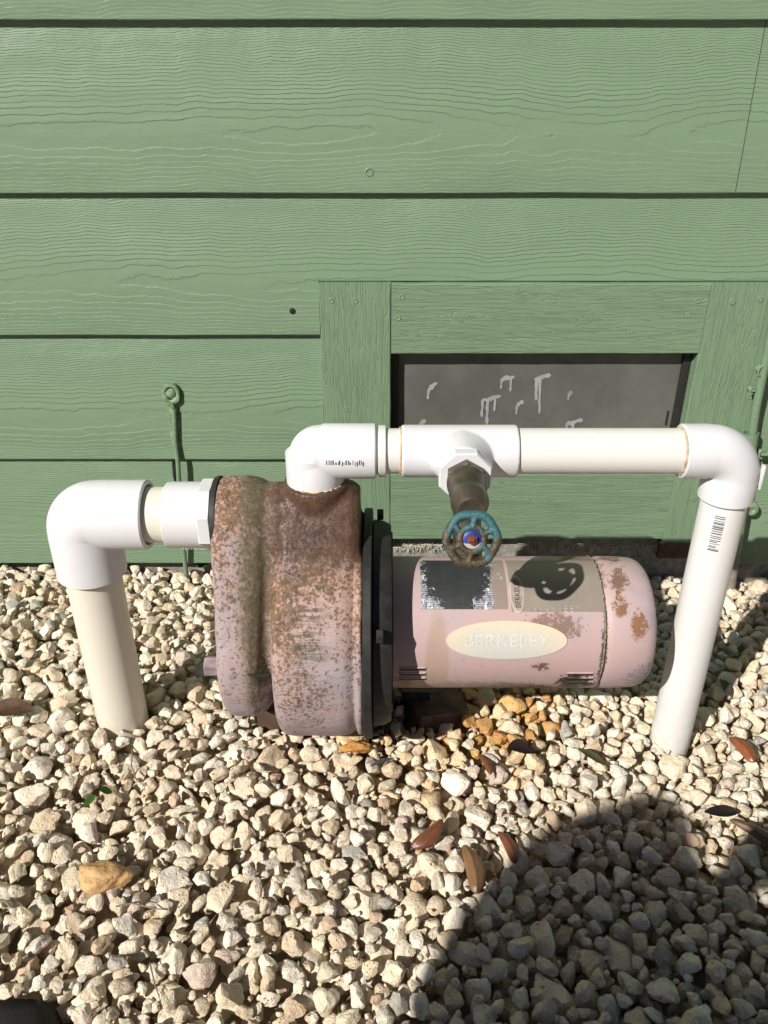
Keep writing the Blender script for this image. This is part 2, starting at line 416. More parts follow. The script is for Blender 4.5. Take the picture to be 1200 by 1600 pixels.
# ------------------------------------------------------------------ the wall
wall = thing('house_wall', (0, YW, 0), 'green painted house wall of lapped wood-grain siding with a small framed window', 'wall')
EXPO = [at(0, y, YW - .011).z for y in (880, 718, 524, 302, 31)]
EXPO += [EXPO[-1] + .193 * k for k in range(1, 6)]
XL, XR = -2.6, 2.6
def board(x0, x1, z0, z1, seed, cut=None):
    """lapped board: butt 11 mm proud at the bottom, tucked under the next one at the top; local coordinates from its lower left corner"""
    o = Vector((x0, YW, z0)); L = x1 - x0; H = z1 - z0 + .006
    bm = bmesh.new()
    n = max(2, int(L / .12)); rs = random.Random(seed)
    rows = [(0, 0), (-.0105, 0), (-.0115, .0012), (-.0115 + .0095, H), (0, H)]
    cols = []; xs_ = [(L * i / n, 0) for i in range(n + 1)]
    if cut:
        c0, c1, zc = cut[0] - x0, cut[1] - x0, cut[2] - z0
        xs_ = [(x, 0) for x, _ in xs_ if x < c0 - .01] + [(c0, 0), (c0, zc)] + [(x, zc) for x, _ in xs_ if c0 + .01 < x < c1 - .01] + [(c1, zc), (c1, 0)] + [(x, 0) for x, _ in xs_ if x > c1 + .01]
    for x, zb in xs_:
        dz = rs.uniform(-.0005, .0005); f = zb / H
        rw = [(0, zb), (-.0105 + .0095 * f, zb), (-.0115 + .0095 * f, zb + .0012)] + rows[3:]
        cols.append([bm.verts.new((x, y, z + (dz if z < .01 else 0))) for y, z in rw])
    for a, b in zip(cols, cols[1:]):
        for k in range(len(rows)): bm.faces.new((a[k], b[k], b[(k + 1) % 5], a[(k + 1) % 5]))
    bm.faces.new(cols[0]); bm.faces.new(cols[-1][::-1])
    me = bm_mesh(bm, 'siding_board', ang=20)
    ob = link('siding_board', me, M['siding'], wall, smooth=False, world=False)
    ob.location = o - wall.location; ob['seed'] = seed * 3.37
    return ob
# trim extents
TX0, TX1 = at(498, 443, .358).x, at(611, 443, .358).x
RX0 = at(1113, 443, .358).x; RX1 = RX0 + (TX1 - TX0)
ZT = at(600, 443, .358).z; ZH = at(700, 553, .358).z; ZS = at(700, 741, .358).z; ZB = at(700, 843, .358).z
jx = at(1172, 171, YW - .006).x
for k in range(len(EXPO) - 1):
    z0, z1 = EXPO[k], EXPO[k + 1]
    if k <= 1:
        board(XL, TX0 - .001, z0, z1, 3 + k); board(RX1 + .001, XR, z0, z1, 13 + k)
    elif k == 2:                # runs behind the trim: cut round it, upper strip continues across
        board(XL, XR, z0, z1, 6, (TX0 - .001, RX1 + .001, ZT + .0006))
    elif k == 3:
        board(XL, jx - .0006, z0, z1, 8); board(jx + .0006, XR, z0, z1, 27)
    else:
        board(XL, -.9 + .31 * (k % 3), z0, z1, 30 + k); board(-.899 + .31 * (k % 3), XR, z0, z1, 31 + k * 2)
# sheathing behind the boards, and the foundation under them
bm = bmesh.new()
add_box(bm, XL, TX1 - .004, YW + .001, YW + .06, EXPO[0] + .002, 1.75); add_box(bm, RX0 + .004, XR, YW + .001, YW + .06, EXPO[0] + .002, 1.75)
add_box(bm, TX1 - .004, RX0 + .004, YW + .001, YW + .06, ZH + .004, 1.75)
obj('sheathing', bm, M['wood'], wall, smooth=False)
bm = bmesh.new(); add_box(bm, XL, XR, YW + .012, YW + .25, -.4, ZS - .03)
obj('foundation', bm, M['concrete'], wall, smooth=False)
bm = bmesh.new(); rs = random.Random(4)
for i in range(330):                                     # dried whitish scrapings and fibres below the sill board
    px = rs.choice([rs.uniform(612, 690), rs.uniform(800, 1056)]); py = rs.gauss(853, 3.2)
    p = at(px, py, YW + .009); q = p + Vector((rs.uniform(-.004, .004), rs.uniform(-.004, .001), rs.uniform(-.012, .010)))
    if rs.random() < .3: q = p + Vector((rs.uniform(-.02, .02), 0, rs.uniform(-.004, .004)))
    sweep(bm, [p, (p + q) / 2 + Vector((rs.uniform(-.001, .001), -.0006, 0)), q], [.0003, .0006, .0002], 4)
o = obj('dried_fibre', bm, simple('dry_pale_fibre', (.50, .46, .38), .9), wall); o['kind'] = 'stuff'

def trim(xa, xb, za, zb, seed, vertical, yf=.358, yb=.374):
    L = (zb - za) if vertical else (xb - xa); Wd = (xb - xa) if vertical else (zb - za)
    bm = bmesh.new(); rs = random.Random(seed)
    n = 14; cols = []
    for i in range(n + 1):
        x = L * i / n; e = .0005
        j = [rs.uniform(-e, e) for _ in range(4)]
        cols.append([bm.verts.new((x, yb - yf, 0 + j[0])), bm.verts.new((x, .0012, 0 + j[0])), bm.verts.new((x, 0, .0014 + j[0])),
                     bm.verts.new((x, 0, Wd - .0014 + j[2])), bm.verts.new((x, .0012, Wd + j[2])), bm.verts.new((x, yb - yf, Wd + j[2]))])
    for a, b in zip(cols, cols[1:]):
        for k in range(6): bm.faces.new((a[k], b[k], b[(k + 1) % 6], a[(k + 1) % 6]))
    bm.faces.new(cols[0]); bm.faces.new(cols[-1][::-1])
    ob = link('trim_board', bm_mesh(bm, 'trim_board', ang=25), M['trim'], wall, smooth=False, world=False)
    if vertical:
        ob.rotation_euler = (0, -PI / 2, 0); ob.location = Vector((xb, yf, za)) - wall.location
    else: ob.location = Vector((xa, yf, za)) - wall.location
    ob['seed'] = seed * 2.1
    return ob
def nails(board_, spots, ring=False):
    for px, py in spots:
        p = at(px, py, .358)
        bm = bmesh.new(); lathe(bm, p + Vector((0, .0008, 0)), (0, -1, 0), [(0, .0045), (.0012, .0042), (.0016, .003), (.0010, .0018), (.0010, 0)], 12)
        bmesh.ops.transform(bm, matrix=Matrix.Identity(4), verts=bm.verts)
        me = bm_mesh(bm, 'nail_head'); o = bpy.data.objects.new('nail_head', me); C.objects.link(o); me.materials.append(M['paint'])
        o.parent = board_; o.matrix_parent_inverse = (Matrix.Translation(wall.location) @ Matrix.LocRotScale(board_.location, board_.rotation_euler, None)).inverted()
tl = trim(TX0, TX1, ZB - .004, ZT, 1, True)
tr = trim(RX0, RX1, ZB - .006, ZT, 2, True, .3585)
th = trim(TX1 + .0005, RX0 - .0005, ZH, ZT - .0005, 3, False)
ts = trim(TX1 + .0005, RX0 - .0005, ZB, ZS, 4, False, .359)
nails(tl, [(517, 470), (555, 470), (540, 640)]); nails(th, [(628, 464), (622, 497), (1090, 470), (1075, 492)])
nails(tr, [(1144, 472), (1188, 468), (1172, 620), (1084, 780)])
# nail hole and flaws on the siding
bm = bmesh.new(); p = at(457, 486, YW - .0098)
lathe(bm, p, (0, -1, 0), [(.0018, 0), (.0016, .0026), (.0010, .0042), (-.001, .0046)], 16)
obj('nail_hole', bm, M['slot'], wall)
bm = bmesh.new(); p = at(577, 269, YW - .0100)
lathe(bm, p, (0, -1, 0), [(-.002, 0), (-.001, .003), (.0014, .0045), (.0008, .006), (-.003, .007)], 14)
obj('filled_nail', bm, M['paint'], wall)

# window
JY = .384                                                # glass plane
win = bpy.data.objects.new('window', None); C.objects.link(win); win.parent = wall; win.location = Vector((TX1, JY, ZS)) - wall.location
win['label'] = 'small dark basement window behind the white pipe'
def wlink(name, bm, mat, ang=35, smooth=True):
    me = bm_mesh(bm, name, ang=ang, smooth=smooth); o = bpy.data.objects.new(name, me); C.objects.link(o)
    me.materials.append(mat); o.parent = win; o.location = -Vector((TX1, JY, ZS)); return o
t = NT('dusty_window_film'); v = t.co(); n1 = t.noise(v, 9, 5, .6); n2 = t.noise(v, 90, 4, .6)
glassm = t.out(t.mix(t.rng(n1, .35, .65), (.095, .10, .092), (.15, .152, .135)), t.rng(n2, .3, .7, .16, .28), t.bump(n1, .0006), spec=.4)
bm = bmesh.new(); add_box(bm, TX1 + .012, RX0 - .012, JY, JY + .003, ZS + .004, ZH - .006)
wlink('pane', bm, glassm, smooth=False)
bm = bmesh.new(); fr = simple('dark_window_frame', (.022, .020, .018), .5)
add_box(bm, TX1 + .0008, TX1 + .0125, JY - .006, JY + .02, ZS - .01, ZH + .01, .0008)
add_box(bm, RX0 - .0125, RX0 - .0008, JY - .006, JY + .02, ZS - .01, ZH + .01, .0008)
add_box(bm, TX1 + .0125, RX0 - .0125, JY - .004, JY + .02, ZH - .007, ZH + .01, .0008)
add_box(bm, TX1 + .0125, RX0 - .0125, JY - .007, JY + .02, ZS - .012, ZS + .004, .0008)
wlink('frame', bm, fr)
for xa, xb in ((TX1 - .016, TX1 + .0004), (RX0 - .0004, RX0 + .016)):
    bm = bmesh.new(); add_box(bm, xa, xb, .3745, JY + .02, ZS - .012, ZH + .012)
    wlink('jamb', bm, M['paint'], smooth=False)
for px in (1048,):
    bm = bmesh.new(); a = at(1044, 642, JY - .001); b = at(1040, 664, JY - .001); sweep(bm, [a, b], .0013, 6); wlink('scratch', bm, fr)
drm = simple('grey_paint_splash', (.30, .30, .31), .6)
def drip(cx, cy, w_, runs, tilt=-.25):
    """a swiped splash with thin runs hanging from it"""
    bm = bmesh.new(); Y = JY - .0008; rs = random.Random(int(cx)); lay = [0]
    def blob(pts, rr):
        Y = JY - .0008 - .00012 * lay[0]; lay[0] += 1
        L = []; R = []
        for i, (p, r) in enumerate(zip(pts, rr)):
            a = pts[max(0, i - 1)]; b = pts[min(len(pts) - 1, i + 1)]
            d = Vector((b[0] - a[0], b[1] - a[1])).normalized(); nrm = Vector((-d.y, d.x))
            L.append(Vector(p) + nrm * r * rs.uniform(.7, 1.2)); R.append(Vector(p) - nrm * r * rs.uniform(.7, 1.2))
        front = []
        for a, b in zip(L, R):
            front.append((bm.verts.new(at(a.x, a.y, Y)), bm.verts.new(at(b.x, b.y, Y)), bm.verts.new(at(a.x, a.y, Y + .0005)), bm.verts.new(at(b.x, b.y, Y + .0005))))
        for a, b in zip(front, front[1:]):
            bm.faces.new((a[0], b[0], b[1], a[1])); bm.faces.new((a[0], a[2], b[2], b[0])); bm.faces.new((a[1], b[1], b[3], a[3]))
    n = 7
    blob([(cx - w_ / 2 + w_ * i / n, cy - tilt * -w_ * (i / n - .5) + rs.uniform(-1, 1)) for i in range(n + 1)], [1.5] + [rs.uniform(2.2, 4.0) for _ in range(n - 1)] + [1.4])
    for dx, ln, r in runs:
        x = cx + dx; y0 = cy + tilt * dx
        blob([(x - 1.5 * i / 6 + rs.uniform(-.4, .4), y0 + ln * i / 6) for i in range(7)], [r * 1.3, r, r, r * .8, r * .8, r, r * .6])
    wlink('paint_drip', bm, drm, smooth=False)
drip(768, 622, 30, [(-14, 26, 2.2), (-6, 40, 2.5), (6, 22, 2.2)])
drip(848, 589, 26, [(-9, 34, 2.8), (-4, 56, 2.4)])
drip(793, 591, 22, [(-9, 14, 1.8), (6, 22, 1.8)])
drip(898, 659, 26, [(-12, 14, 2.4), (-2, 16, 2.5)])
drip(676, 603, 13, [(-6, 16, 2.2)], -.8); drip(812, 630, 9, [(-4, 14, 1.8)], -.9); drip(891, 615, 6, [(-2, 8, 1.6)], -.9)
drip(660, 660, 10, [(-2, 6, 1.2)], -.8)

# ------------------------------------------------------------------ cable on the left, conduit on the right
cb = thing('painted_cable', tuple(gat(290, 893)), 'thin green painted cable dropping from a caulked hole in the siding', 'cable')
Yc = YW - .013
pts = [at(272, 640, Yc), at(274, 690, Yc - .002), at(278, 722, Yc - .006), at(282, 800, Yc - .010), at(286, 850, Yc - .008), at(291, 897, Yc - .006), at(293, 920, Yc - .004)]
bm = bmesh.new(); sweep(bm, pts, .0036, 10); obj('cable', bm, M['paint'], cb)
bm = bmesh.new(); rs = random.Random(3)                   # ragged bead of caulk over the upper part
pts = [at(270 + i * .75 + rs.uniform(-2, 2), 628 + i * 9.5, Yc + .004) for i in range(9)]
sweep(bm, pts, [.006, .0055, .005, .0055, .0052, .006, .0055, .006, .003], 14)
bmesh.ops.subdivide_edges(bm, edges=bm.edges, cuts=1)
for v_ in bm.verts: v_.co += Vector((rs.gauss(0, .0007), rs.gauss(0, .0008), rs.gauss(0, .0006)))
obj('caulk_bead', bm, M['putty'], cb, ang=50)
bm = bmesh.new(); c = at(268, 614, Yc + .004)
rings = sweep(bm, [c + Vector((math.cos(a) * .0105, -.002, math.sin(a) * .0135)) for a in np.linspace(0, 2 * PI, 17)[:-1]], [.0034 * rs.uniform(.7, 1.4) for _ in range(16)], 8, closed=True)
for v_ in bm.verts: v_.co += Vector((rs.gauss(0, .0005), rs.gauss(0, .0006), rs.gauss(0, .0005)))
sweep(bm, [c + Vector((0, .004, 0)), c + Vector((.0, -.002, 0)), c + Vector((.001, -.0045, 0))], [.009, .0085, .004], 12)
obj('caulk_ring', bm, M['putty'], cb, ang=50)
bm = bmesh.new(); lathe(bm, c + Vector((-.009, .0045, .001)), (0, -1, 0), [(0, 0), (0, .010), (.0008, .0125), (-.002, .013)], 16)
for v_ in bm.verts: v_.co.x += rs.uniform(-.001, .001); v_.co.z += rs.uniform(-.0015, .0015)
obj('hole', bm, M['slot'], cb)

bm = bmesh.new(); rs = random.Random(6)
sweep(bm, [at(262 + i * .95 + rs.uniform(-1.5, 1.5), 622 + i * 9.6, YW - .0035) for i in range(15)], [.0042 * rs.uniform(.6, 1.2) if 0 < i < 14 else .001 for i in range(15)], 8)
obj('caulk_gap_shade', bm, M['slot'], cb)  # black strip drawn in for the shade where caulk is missing
cd = thing('wall_conduit', tuple(gat(1135, 918)), 'green painted conduit with clips running up the wall beside the right trim board', 'conduit')
Yp = .358 - .010
bm = bmesh.new(); sweep(bm, [at(1213, 470, Yp), at(1206, 520, Yp), at(1189, 600, Yp), at(1181, 640, Yp), at(1174, 690, Yp)], .0062, 16); obj('upper_tube', bm, M['paint'], cd)
bm = bmesh.new(); a, b = at(1173, 676, Yp), at(1146, 862, Yp); c_ = at(1139, 915, Yp)
d = (b - a).normalized()
lathe(bm, a, d, [(.03, .0098), (0, .0098), (0, .0118), (.010, .0118), ((b - a).length, .0118), ((b - a).length, 0)], 28); obj('lower_tube', bm, M['paint'], cd)
bm = bmesh.new(); sweep(bm, [b, c_, c_ + (c_ - b) * .4], .0105, 20); obj('bare_tube', bm, simple('bare_grey_pipe', (.26, .22, .19), .6, 0, 60, .0005, .3), cd)
for px, py, s in ((1187, 576, 1), (1172, 607, .6), (1187, 706, .8), (1176, 795, 1.2)):
    bm = bmesh.new(); p = at(px, py, .354)
    if py == 795:
        lathe(bm, p + Vector((-.002, .004, 0)), (0, -1, 0), [(0, .0), (0, .0115), (.006, .0115), (.009, .009), (.009, .005), (.006, .0035), (.006, 0)], 20)
    else:
        lathe(bm, p, (0, -1, 0), [(-.002, .006 * s), (.003, .006 * s), (.006, .0045 * s), (.006, 0)], 8)
        add_box(bm, p.x - .002 * s, p.x + .016 * s, p.y - .009, p.y - .002, p.z - .0035 * s, p.z + .0035 * s, .001)
        sweep(bm, [p + Vector((.006 * s * math.cos(q), -.008 - .003 * s * math.sin(q * .5), .008 * s * math.sin(q))) for q in np.linspace(0, 5, 12)], .0013, 6)
    obj('clip', bm, M['putty'], cd)

# ------------------------------------------------------------------ gravel
def ico(sub):
    bm = bmesh.new(); bmesh.ops.create_icosphere(bm, subdivisions=sub, radius=1)
    bm.verts.ensure_lookup_table()
    V = np.array([v.co[:] for v in bm.verts]); F = np.array([[v.index for v in f.verts] for f in bm.faces], np.int32); bm.free()
    V /= np.linalg.norm(V, axis=1)[:, None]
    return V, F
NSH = 28
def stone_shape(i, V):
    r = np.random.RandomState(100 + i)
    nn = 13
    n = r.normal(size=(nn, 3)); n /= np.linalg.norm(n, axis=1)[:, None]
    d = r.uniform(.60, 1.0, nn)
    q = np.clip(V @ n.T, 1e-3, None)
    rad = (np.sum((q / d) ** 18.0, axis=1)) ** (-1 / 18.0)
    rad = np.minimum(rad, 1.25)
    for s, a in ((2.2, .05), (4.6, .035), (8., .018)):
        ph = r.uniform(0, 6.28, 3); dr = r.normal(size=(3, 3)); dr /= np.linalg.norm(dr, axis=1)[:, None]
        for j in range(3): rad = rad * (1 + a * np.sin(s * (V @ dr[j]) * 1.7 + ph[j]))
    P = V * rad[:, None] * np.array([1.0, r.uniform(.66, .92), r.uniform(.52, .80)])
    P -= (P.max(0) + P.min(0)) / 2
    return P / ((P.max(0) - P.min(0)).max() / 2)
V3, F3 = ico(3); V2, F2 = ico(2)
SH = [stone_shape(i, V3) for i in range(NSH)]; SHL = [stone_shape(i, V2) for i in range(NSH)]
rs = np.random.RandomState(11)
CS = .0026; GX0, GX1, GY0, GY1 = -.93, .93, -.80, .386
nx, ny = int((GX1 - GX0) / CS), int((GY1 - GY0) / CS)
gxx = GX0 + (np.arange(nx) + .5) * CS; gyy = GY0 + (np.arange(ny) + .5) * CS
XX, YY = np.meshgrid(gxx, gyy, indexing='ij')
Hm = -.042 + .034 - .055 * np.clip(XX, -.8, .8) - np.clip(YY, 0, .4) * (.05 - .1 * np.clip(XX, -.8, .8))
def block(mask): Hm[mask] = 5.0
block((XX + .331) ** 2 + YY ** 2 < .030 ** 2); block((XX - .368) ** 2 + YY ** 2 < .0235 ** 2)
block((XX > -.165) & (XX < .005) & (YY > -.012) & (YY < .13))
block((XX > .028) & (XX < .098) & (YY > .0) & (YY < .10))
shoe_c = (-.335, -.52)
block((abs(XX + .325) < .045) & (YY < -.365) & (YY > -.68))
def randq(flat):
    q = rs.normal(size=4); q /= np.linalg.norm(q)
    if flat:
        a = rs.uniform(0, 6.283); t1, t2 = rs.normal(0, .28, 2)
        m = Matrix.Rotation(a, 3, 'Z') @ Matrix.Rotation(t1, 3, 'X') @ Matrix.Rotation(t2, 3, 'Y')
        return np.array(m)
    return np.array(Quaternion(q).to_matrix())
stones = []
LV = lambda x, y: .0
def place(s, flat, x, y, tries=10, spread=.028):
    i = rs.randint(NSH); R = randq(flat); P = SH[i] @ R.T * s
    cx = np.floor(P[:, 0] / CS).astype(int); cy = np.floor(P[:, 1] / CS).astype(int)
    mx, my = cx.min(), cy.min(); w_, h_ = cx.max() - mx + 1, cy.max() - my + 1
    bot = np.full((w_, h_), 9.0); top = np.full((w_, h_), -9.0)
    np.minimum.at(bot, (cx - mx, cy - my), P[:, 2]); np.maximum.at(top, (cx - mx, cy - my), P[:, 2])
    ok = bot < 8; ps = P[:, 2].max(); best = None
    for k in range(tries):
        sx, sy = (x, y) if k == 0 else (x + rs.uniform(-spread, spread), y + rs.uniform(-spread, spread))
        a, b = int((sx - GX0) / CS) + mx, int((sy - GY0) / CS) + my
        if a < 0 or b < 0 or a + w_ > nx or b + h_ > ny: continue
        sub = Hm[a:a + w_, b:b + h_]
        z = (sub - bot)[ok].max()
        if z > 2: continue
        if best is None or z < best[0]: best = (z, sx, sy, a, b)
    if best is None: return None
    z, sx, sy, a, b = best
    return best, i, R, s, top, ok, w_, h_
sx_ = lambda r: r[0][1]
def commit(r):
    (z, sx, sy, a, b), i, R, s, top, ok, w_, h_ = r
    z -= .0010
    sub = Hm[a:a + w_, b:b + h_]; sub[ok] = np.maximum(sub[ok], (z + top)[ok])
    stones.append((sx, sy, z, i, R, s))
cells = [(x, y) for x in np.arange(GX0 + .02, GX1 - .01, .0192) for y in np.arange(GY0 + .02, GY1 - .01, .0192)]
for lay in range(6):
    order = rs.permutation(len(cells))
    for k in order:
        x, y = cells[k]; x += rs.uniform(-.01, .01); y += rs.uniform(-.01, .01)
        s = float(np.clip(np.exp(rs.normal(math.log(.0110), .34)), .0058, .0225))
        if lay >= 3: s = float(np.clip(np.exp(rs.normal(math.log(.0080), .28)), .0050, .012))
        if lay == 5:
            if k % 3: continue
            s = float(rs.uniform(.0026, .0046))
        r = place(s, rs.rand() < .6, x, y, 9 if lay < 3 else 16, .022)
        if r is None: continue
        topz = r[0][0] + r[3] * .6
        lim = .006 if lay < 3 else -.004 if lay < 5 else .006
        if topz - lvl(r[0][1], r[0][2]) > lim + .004 * math.sin(x * 9) + .003 * math.sin(y * 14): continue
        commit(r)
print('stones', len(stones))
CREAM = [(.84, .75, .585), (.87, .80, .66), (.81, .71, .54), (.89, .84, .74), (.85, .77, .64), (.78, .66, .49), (.86, .78, .61), (.88, .83, .72)]
def tintof(x, y):
    c = np.array(CREAM[rs.randint(len(CREAM))]) * rs.uniform(.90, 1.06) * np.array((1.0, .98, .985))
    u = rs.rand()
    if u < .025: c = np.array((.48, .46, .42)) * rs.uniform(.8, 1.15)
    elif u < .05: c = np.array((.66, .50, .36)) * rs.uniform(.85, 1.1)
    elif u < .07: c = np.array((.70, .58, .50))
    # iron-stained patch where the motor drips
    d = math.hypot((x - .14) / .085, (y - .045) / .075)
    if d < 1.15 and rs.rand() < 1.25 - d * .9: c = np.array(((.72, .46, .20), (.76, .55, .28), (.62, .35, .13), (.78, .64, .42))[rs.randint(4)])
    d2 = math.hypot((x - .07) / .12, (y + .05) / .09)
    if d2 < 1 and rs.rand() < .35: c = c * np.array((.98, .86, .66))
    return c
tints = [tintof(s[0], s[1]) for s in stones]
# which stones show largest: project, keep those that reach the surface
camv = np.array(CAM); score = []
for k, (x, y, z, i, R, s) in enumerate(stones):
    ci, cj = int((x - GX0) / CS), int((y - GY0) / CS)
    exposed = Hm[max(0, ci - 1):ci + 2, max(0, cj - 1):cj + 2].max() - (z + s * .45)
    dv = np.array((x, y, z)) - camv
    dep = dv[1] * math.cos(PITCH) - dv[2] * math.sin(PITCH)
    u = dv[0] / dep * FPX + 600; vv = 800 + (-dv[2] * math.cos(PITCH) - dv[1] * math.sin(PITCH)) / dep * FPX
    inside = -10 < u < 1210 and vv < 1610 and not (vv < 1150 and 340 < u < 640)
    score.append(s / dep if (inside and exposed < .007) else -1)
topk = sorted(range(len(stones)), key=lambda k: -score[k])[:295]; tops = {k for k in topk if score[k] > 0}
m_obj = mat_stone('limestone_pebble', 'OBJECT'); m_geo = mat_stone('limestone_gravel', 'GEOMETRY')
smesh = {}
for k in sorted(tops):
    x, y, z, i, R, s = stones[k]
    if i not in smesh:
        me = bpy.data.meshes.new('stone'); me.from_pydata(SH[i].tolist(), [], F3.tolist())
        me.materials.append(m_obj); me.polygons.foreach_set('use_smooth', [True] * len(me.polygons)); sharp(me, 32); smesh[i] = me
    o = bpy.data.objects.new('stone', smesh[i]); C.objects.link(o); o.parent = ground
    o.matrix_local = Matrix.LocRotScale(Vector((x, y, z)), Matrix(R.tolist()).to_quaternion(), Vector((s, s, s)))
    o['tint'] = [float(q) for q in tints[k]]
def mass(name, items, shapes, F, parent):
    Vs, Fs, Cs = [], [], []; off = 0; nv = len(shapes[0])
    for (x, y, z, i, R, s), c in items:
        Vs.append(shapes[i] @ R.T * s + np.array((x, y, z))); Fs.append(F + off); off += nv
        Cs.append(np.tile(np.append(c, 1.0), (nv, 1)))
    Vs = np.concatenate(Vs); Fs = np.concatenate(Fs); Cs = np.concatenate(Cs)
    me = bpy.data.meshes.new(name); me.vertices.add(len(Vs)); me.vertices.foreach_set('co', Vs.ravel())
    me.loops.add(len(Fs) * 3); me.loops.foreach_set('vertex_index', Fs.ravel().astype(np.int32))
    me.polygons.add(len(Fs)); me.polygons.foreach_set('loop_start', np.arange(0, len(Fs) * 3, 3, dtype=np.int32))
    me.update(calc_edges=True); me.validate()
    at_ = me.attributes.new('tint', 'FLOAT_COLOR', 'POINT'); at_.data.foreach_set('color', Cs.ravel())
    me.polygons.foreach_set('use_smooth', [True] * len(me.polygons)); sharp(me, 32)
    me.materials.append(m_geo)
    o = bpy.data.objects.new(name, me); C.objects.link(o); o.parent = parent; o['kind'] = 'stuff'
    return o
def seen(t_):
    x, y, z = t_[:3]; dep = (y + .785) * .872 + (.78 - z) * .489
    return y > -.46 and abs(x) < dep * .50 and z > lvl(x, y) - .030
mass('gravel', [(stones[k], tints[k]) for k in range(len(stones)) if k not in tops and seen(stones[k]) and stones[k][5] > .005], SH, F3, ground)
mass('gravel', [(stones[k], tints[k]) for k in range(len(stones)) if k not in tops and not (seen(stones[k]) and stones[k][5] > .005)], SHL, F2, ground)
far = []
for dx, dy in ((-1.84, 0), (1.84, 0), (-1.84, -1.17), (0, -1.17), (1.84, -1.17)):
    for k, (x, y, z, i, R, s) in enumerate(stones):
        if z > lvl(x, y) - .022: far.append(((x + dx, y + dy, z - lvl(x, y) + lvl(x + dx, y + dy), i, R, s), tints[k]))
mass('gravel', far, SHL, F2, ground)

# ------------------------------------------------------------------ things lying on the gravel
def hgt(p):
    a, b = int((p.x - GX0) / CS), int((p.y - GY0) / CS)
    q = Hm[max(0, a - 5):a + 6, max(0, b - 5):b + 6]; q = q[q < 1]
    return float(np.percentile(q, 88)) if q.size else lvl(p.x)
def pod(px, py, L, W, ang, col, label, cat='seed pod', name='seed_pod', flat=.6, ridge=True):
    p = gat(px, py, .006); p.z = hgt(p) + W * flat * .5
    bm = bmesh.new(); n = 14; m = 18; rings = []
    for i in range(m + 1):
        u = i / m; r = W / 2 * (math.sin(PI * min(1, u * .98 + .01)) ** .45) * (1 - .30 * u)
        x = L * (u - .5); bend = -.10 * L * math.sin(PI * u)
        rings.append([bm.verts.new((x, r * math.cos(2 * PI * k / n) + bend, r * flat * math.sin(2 * PI * k / n) * (1.25 if (ridge and k == n // 4) else 1))) for k in range(n)])
    for A, B in zip(rings, rings[1:]):
        for k in range(n): bm.faces.new((A[k], A[(k + 1) % n], B[(k + 1) % n], B[k]))
    bm.faces.new(rings[0][::-1]); bm.faces.new(rings[-1])
    me = bm_mesh(bm, name, ang=40); t = NT(name + '_skin'); v = t.co(); nz = t.noise(t.mapv(v, (40, 160, 160)), 1, 5, .6)
    mt = t.out(t.mix(t.rng(nz, .3, .7), tuple(q * .6 for q in col), tuple(q * 1.25 for q in col)), .38, t.bump(nz, .0008), spec=.5)
    me.materials.append(mt)
    o = bpy.data.objects.new(name, me); C.objects.link(o); o.location = p; o.rotation_euler = (random.uniform(-.25, .25), random.uniform(-.2, .2), ang)
    tag(o, label, cat, 'seed pods on the gravel'); return o
BR = (.175, .062, .028)
pod(668, 1304, .046, .022, .75, BR, 'reddish brown pod under the pump, leftmost of the three close pods')
pod(735, 1358, .052, .025, 1.75, (.20, .105, .05), 'tan brown grooved pod standing lowest of the three close pods')
pod(791, 1332, .040, .016, 1.9, BR, 'slim dark reddish pod at right of the grooved tan pod')
pod(1158, 1172, .044, .021, 1.9, (.26, .08, .032), 'bright rusty red pod lying right of the right vertical pipe')
pod(1190, 1312, .075, .018, 2.25, (.12, .06, .035), 'brown pod half in shadow at the right edge of the photo')
pod(757, 1196, .030, .010, 2.0, BR, 'small dark red pod in front of the iron-stained stones')
def leaf(px, py, L, W, ang, col, label, cat='leaf', name='dry_leaf', curl=.5, tilt=.2, lift=.004):
    p = gat(px, py, .006); p.z = hgt(p) + lift + .003
    bm = bmesh.new(); m, n = 14, 6; rs2 = random.Random(int(px)); rows = []
    for i in range(m + 1):
        u = i / m; w_ = W / 2 * math.sin(PI * u) ** .75 + .0003
        rows.append([bm.verts.new((L * (u - .5), w_ * (2 * k / n - 1), curl * w_ * abs(2 * k / n - 1) ** 1.5 + .05 * L * math.sin(3 * u + px) + rs2.uniform(-.0004, .0004))) for k in range(n + 1)])
    for A, B in zip(rows, rows[1:]):
        for k in range(n): bm.faces.new((A[k], A[k + 1], B[k + 1], B[k]))
    r = bmesh.ops.solidify(bm, geom=bm.faces[:], thickness=.0007)
    me = bm_mesh(bm, name, ang=60); t = NT(name + '_skin'); v = t.co(); nz = t.noise(t.mapv(v, (60, 90, 90)), 1, 5, .6)
    me.materials.append(t.out(t.mix(t.rng(nz, .3, .7), tuple(q * .55 for q in col), tuple(q * 1.3 for q in col)), .6, t.bump(nz, .0009)))
    o = bpy.data.objects.new(name, me); C.objects.link(o); o.location = p; o.rotation_euler = (rs2.uniform(-tilt, tilt), rs2.uniform(-tilt, tilt), ang)
    tag(o, label, cat); return o
leaf(18, 1117, .055, .028, .15, (.17, .095, .05), 'curled brown leaf on the gravel at the left edge')
leaf(812, 1180, .034, .022, .1, (.045, .030, .025), 'dark brown leaf on gravel in front of the motor')
leaf(925, 1187, .038, .012, -.5, (.12, .12, .055), 'olive green curled leaf between motor and right pipe')
leaf(1128, 1268, .040, .014, .0, (.028, .018, .018), 'blackish shrivelled leaf at the upper edge of the shadow')
leaf(1131, 1078, .050, .014, 1.35, (.15, .12, .12), 'narrow grey leaf behind the right vertical pipe')
leaf(597, 1192, .032, .006, .5, (.16, .17, .17), 'thin grey leaf sliver below the pump flange')
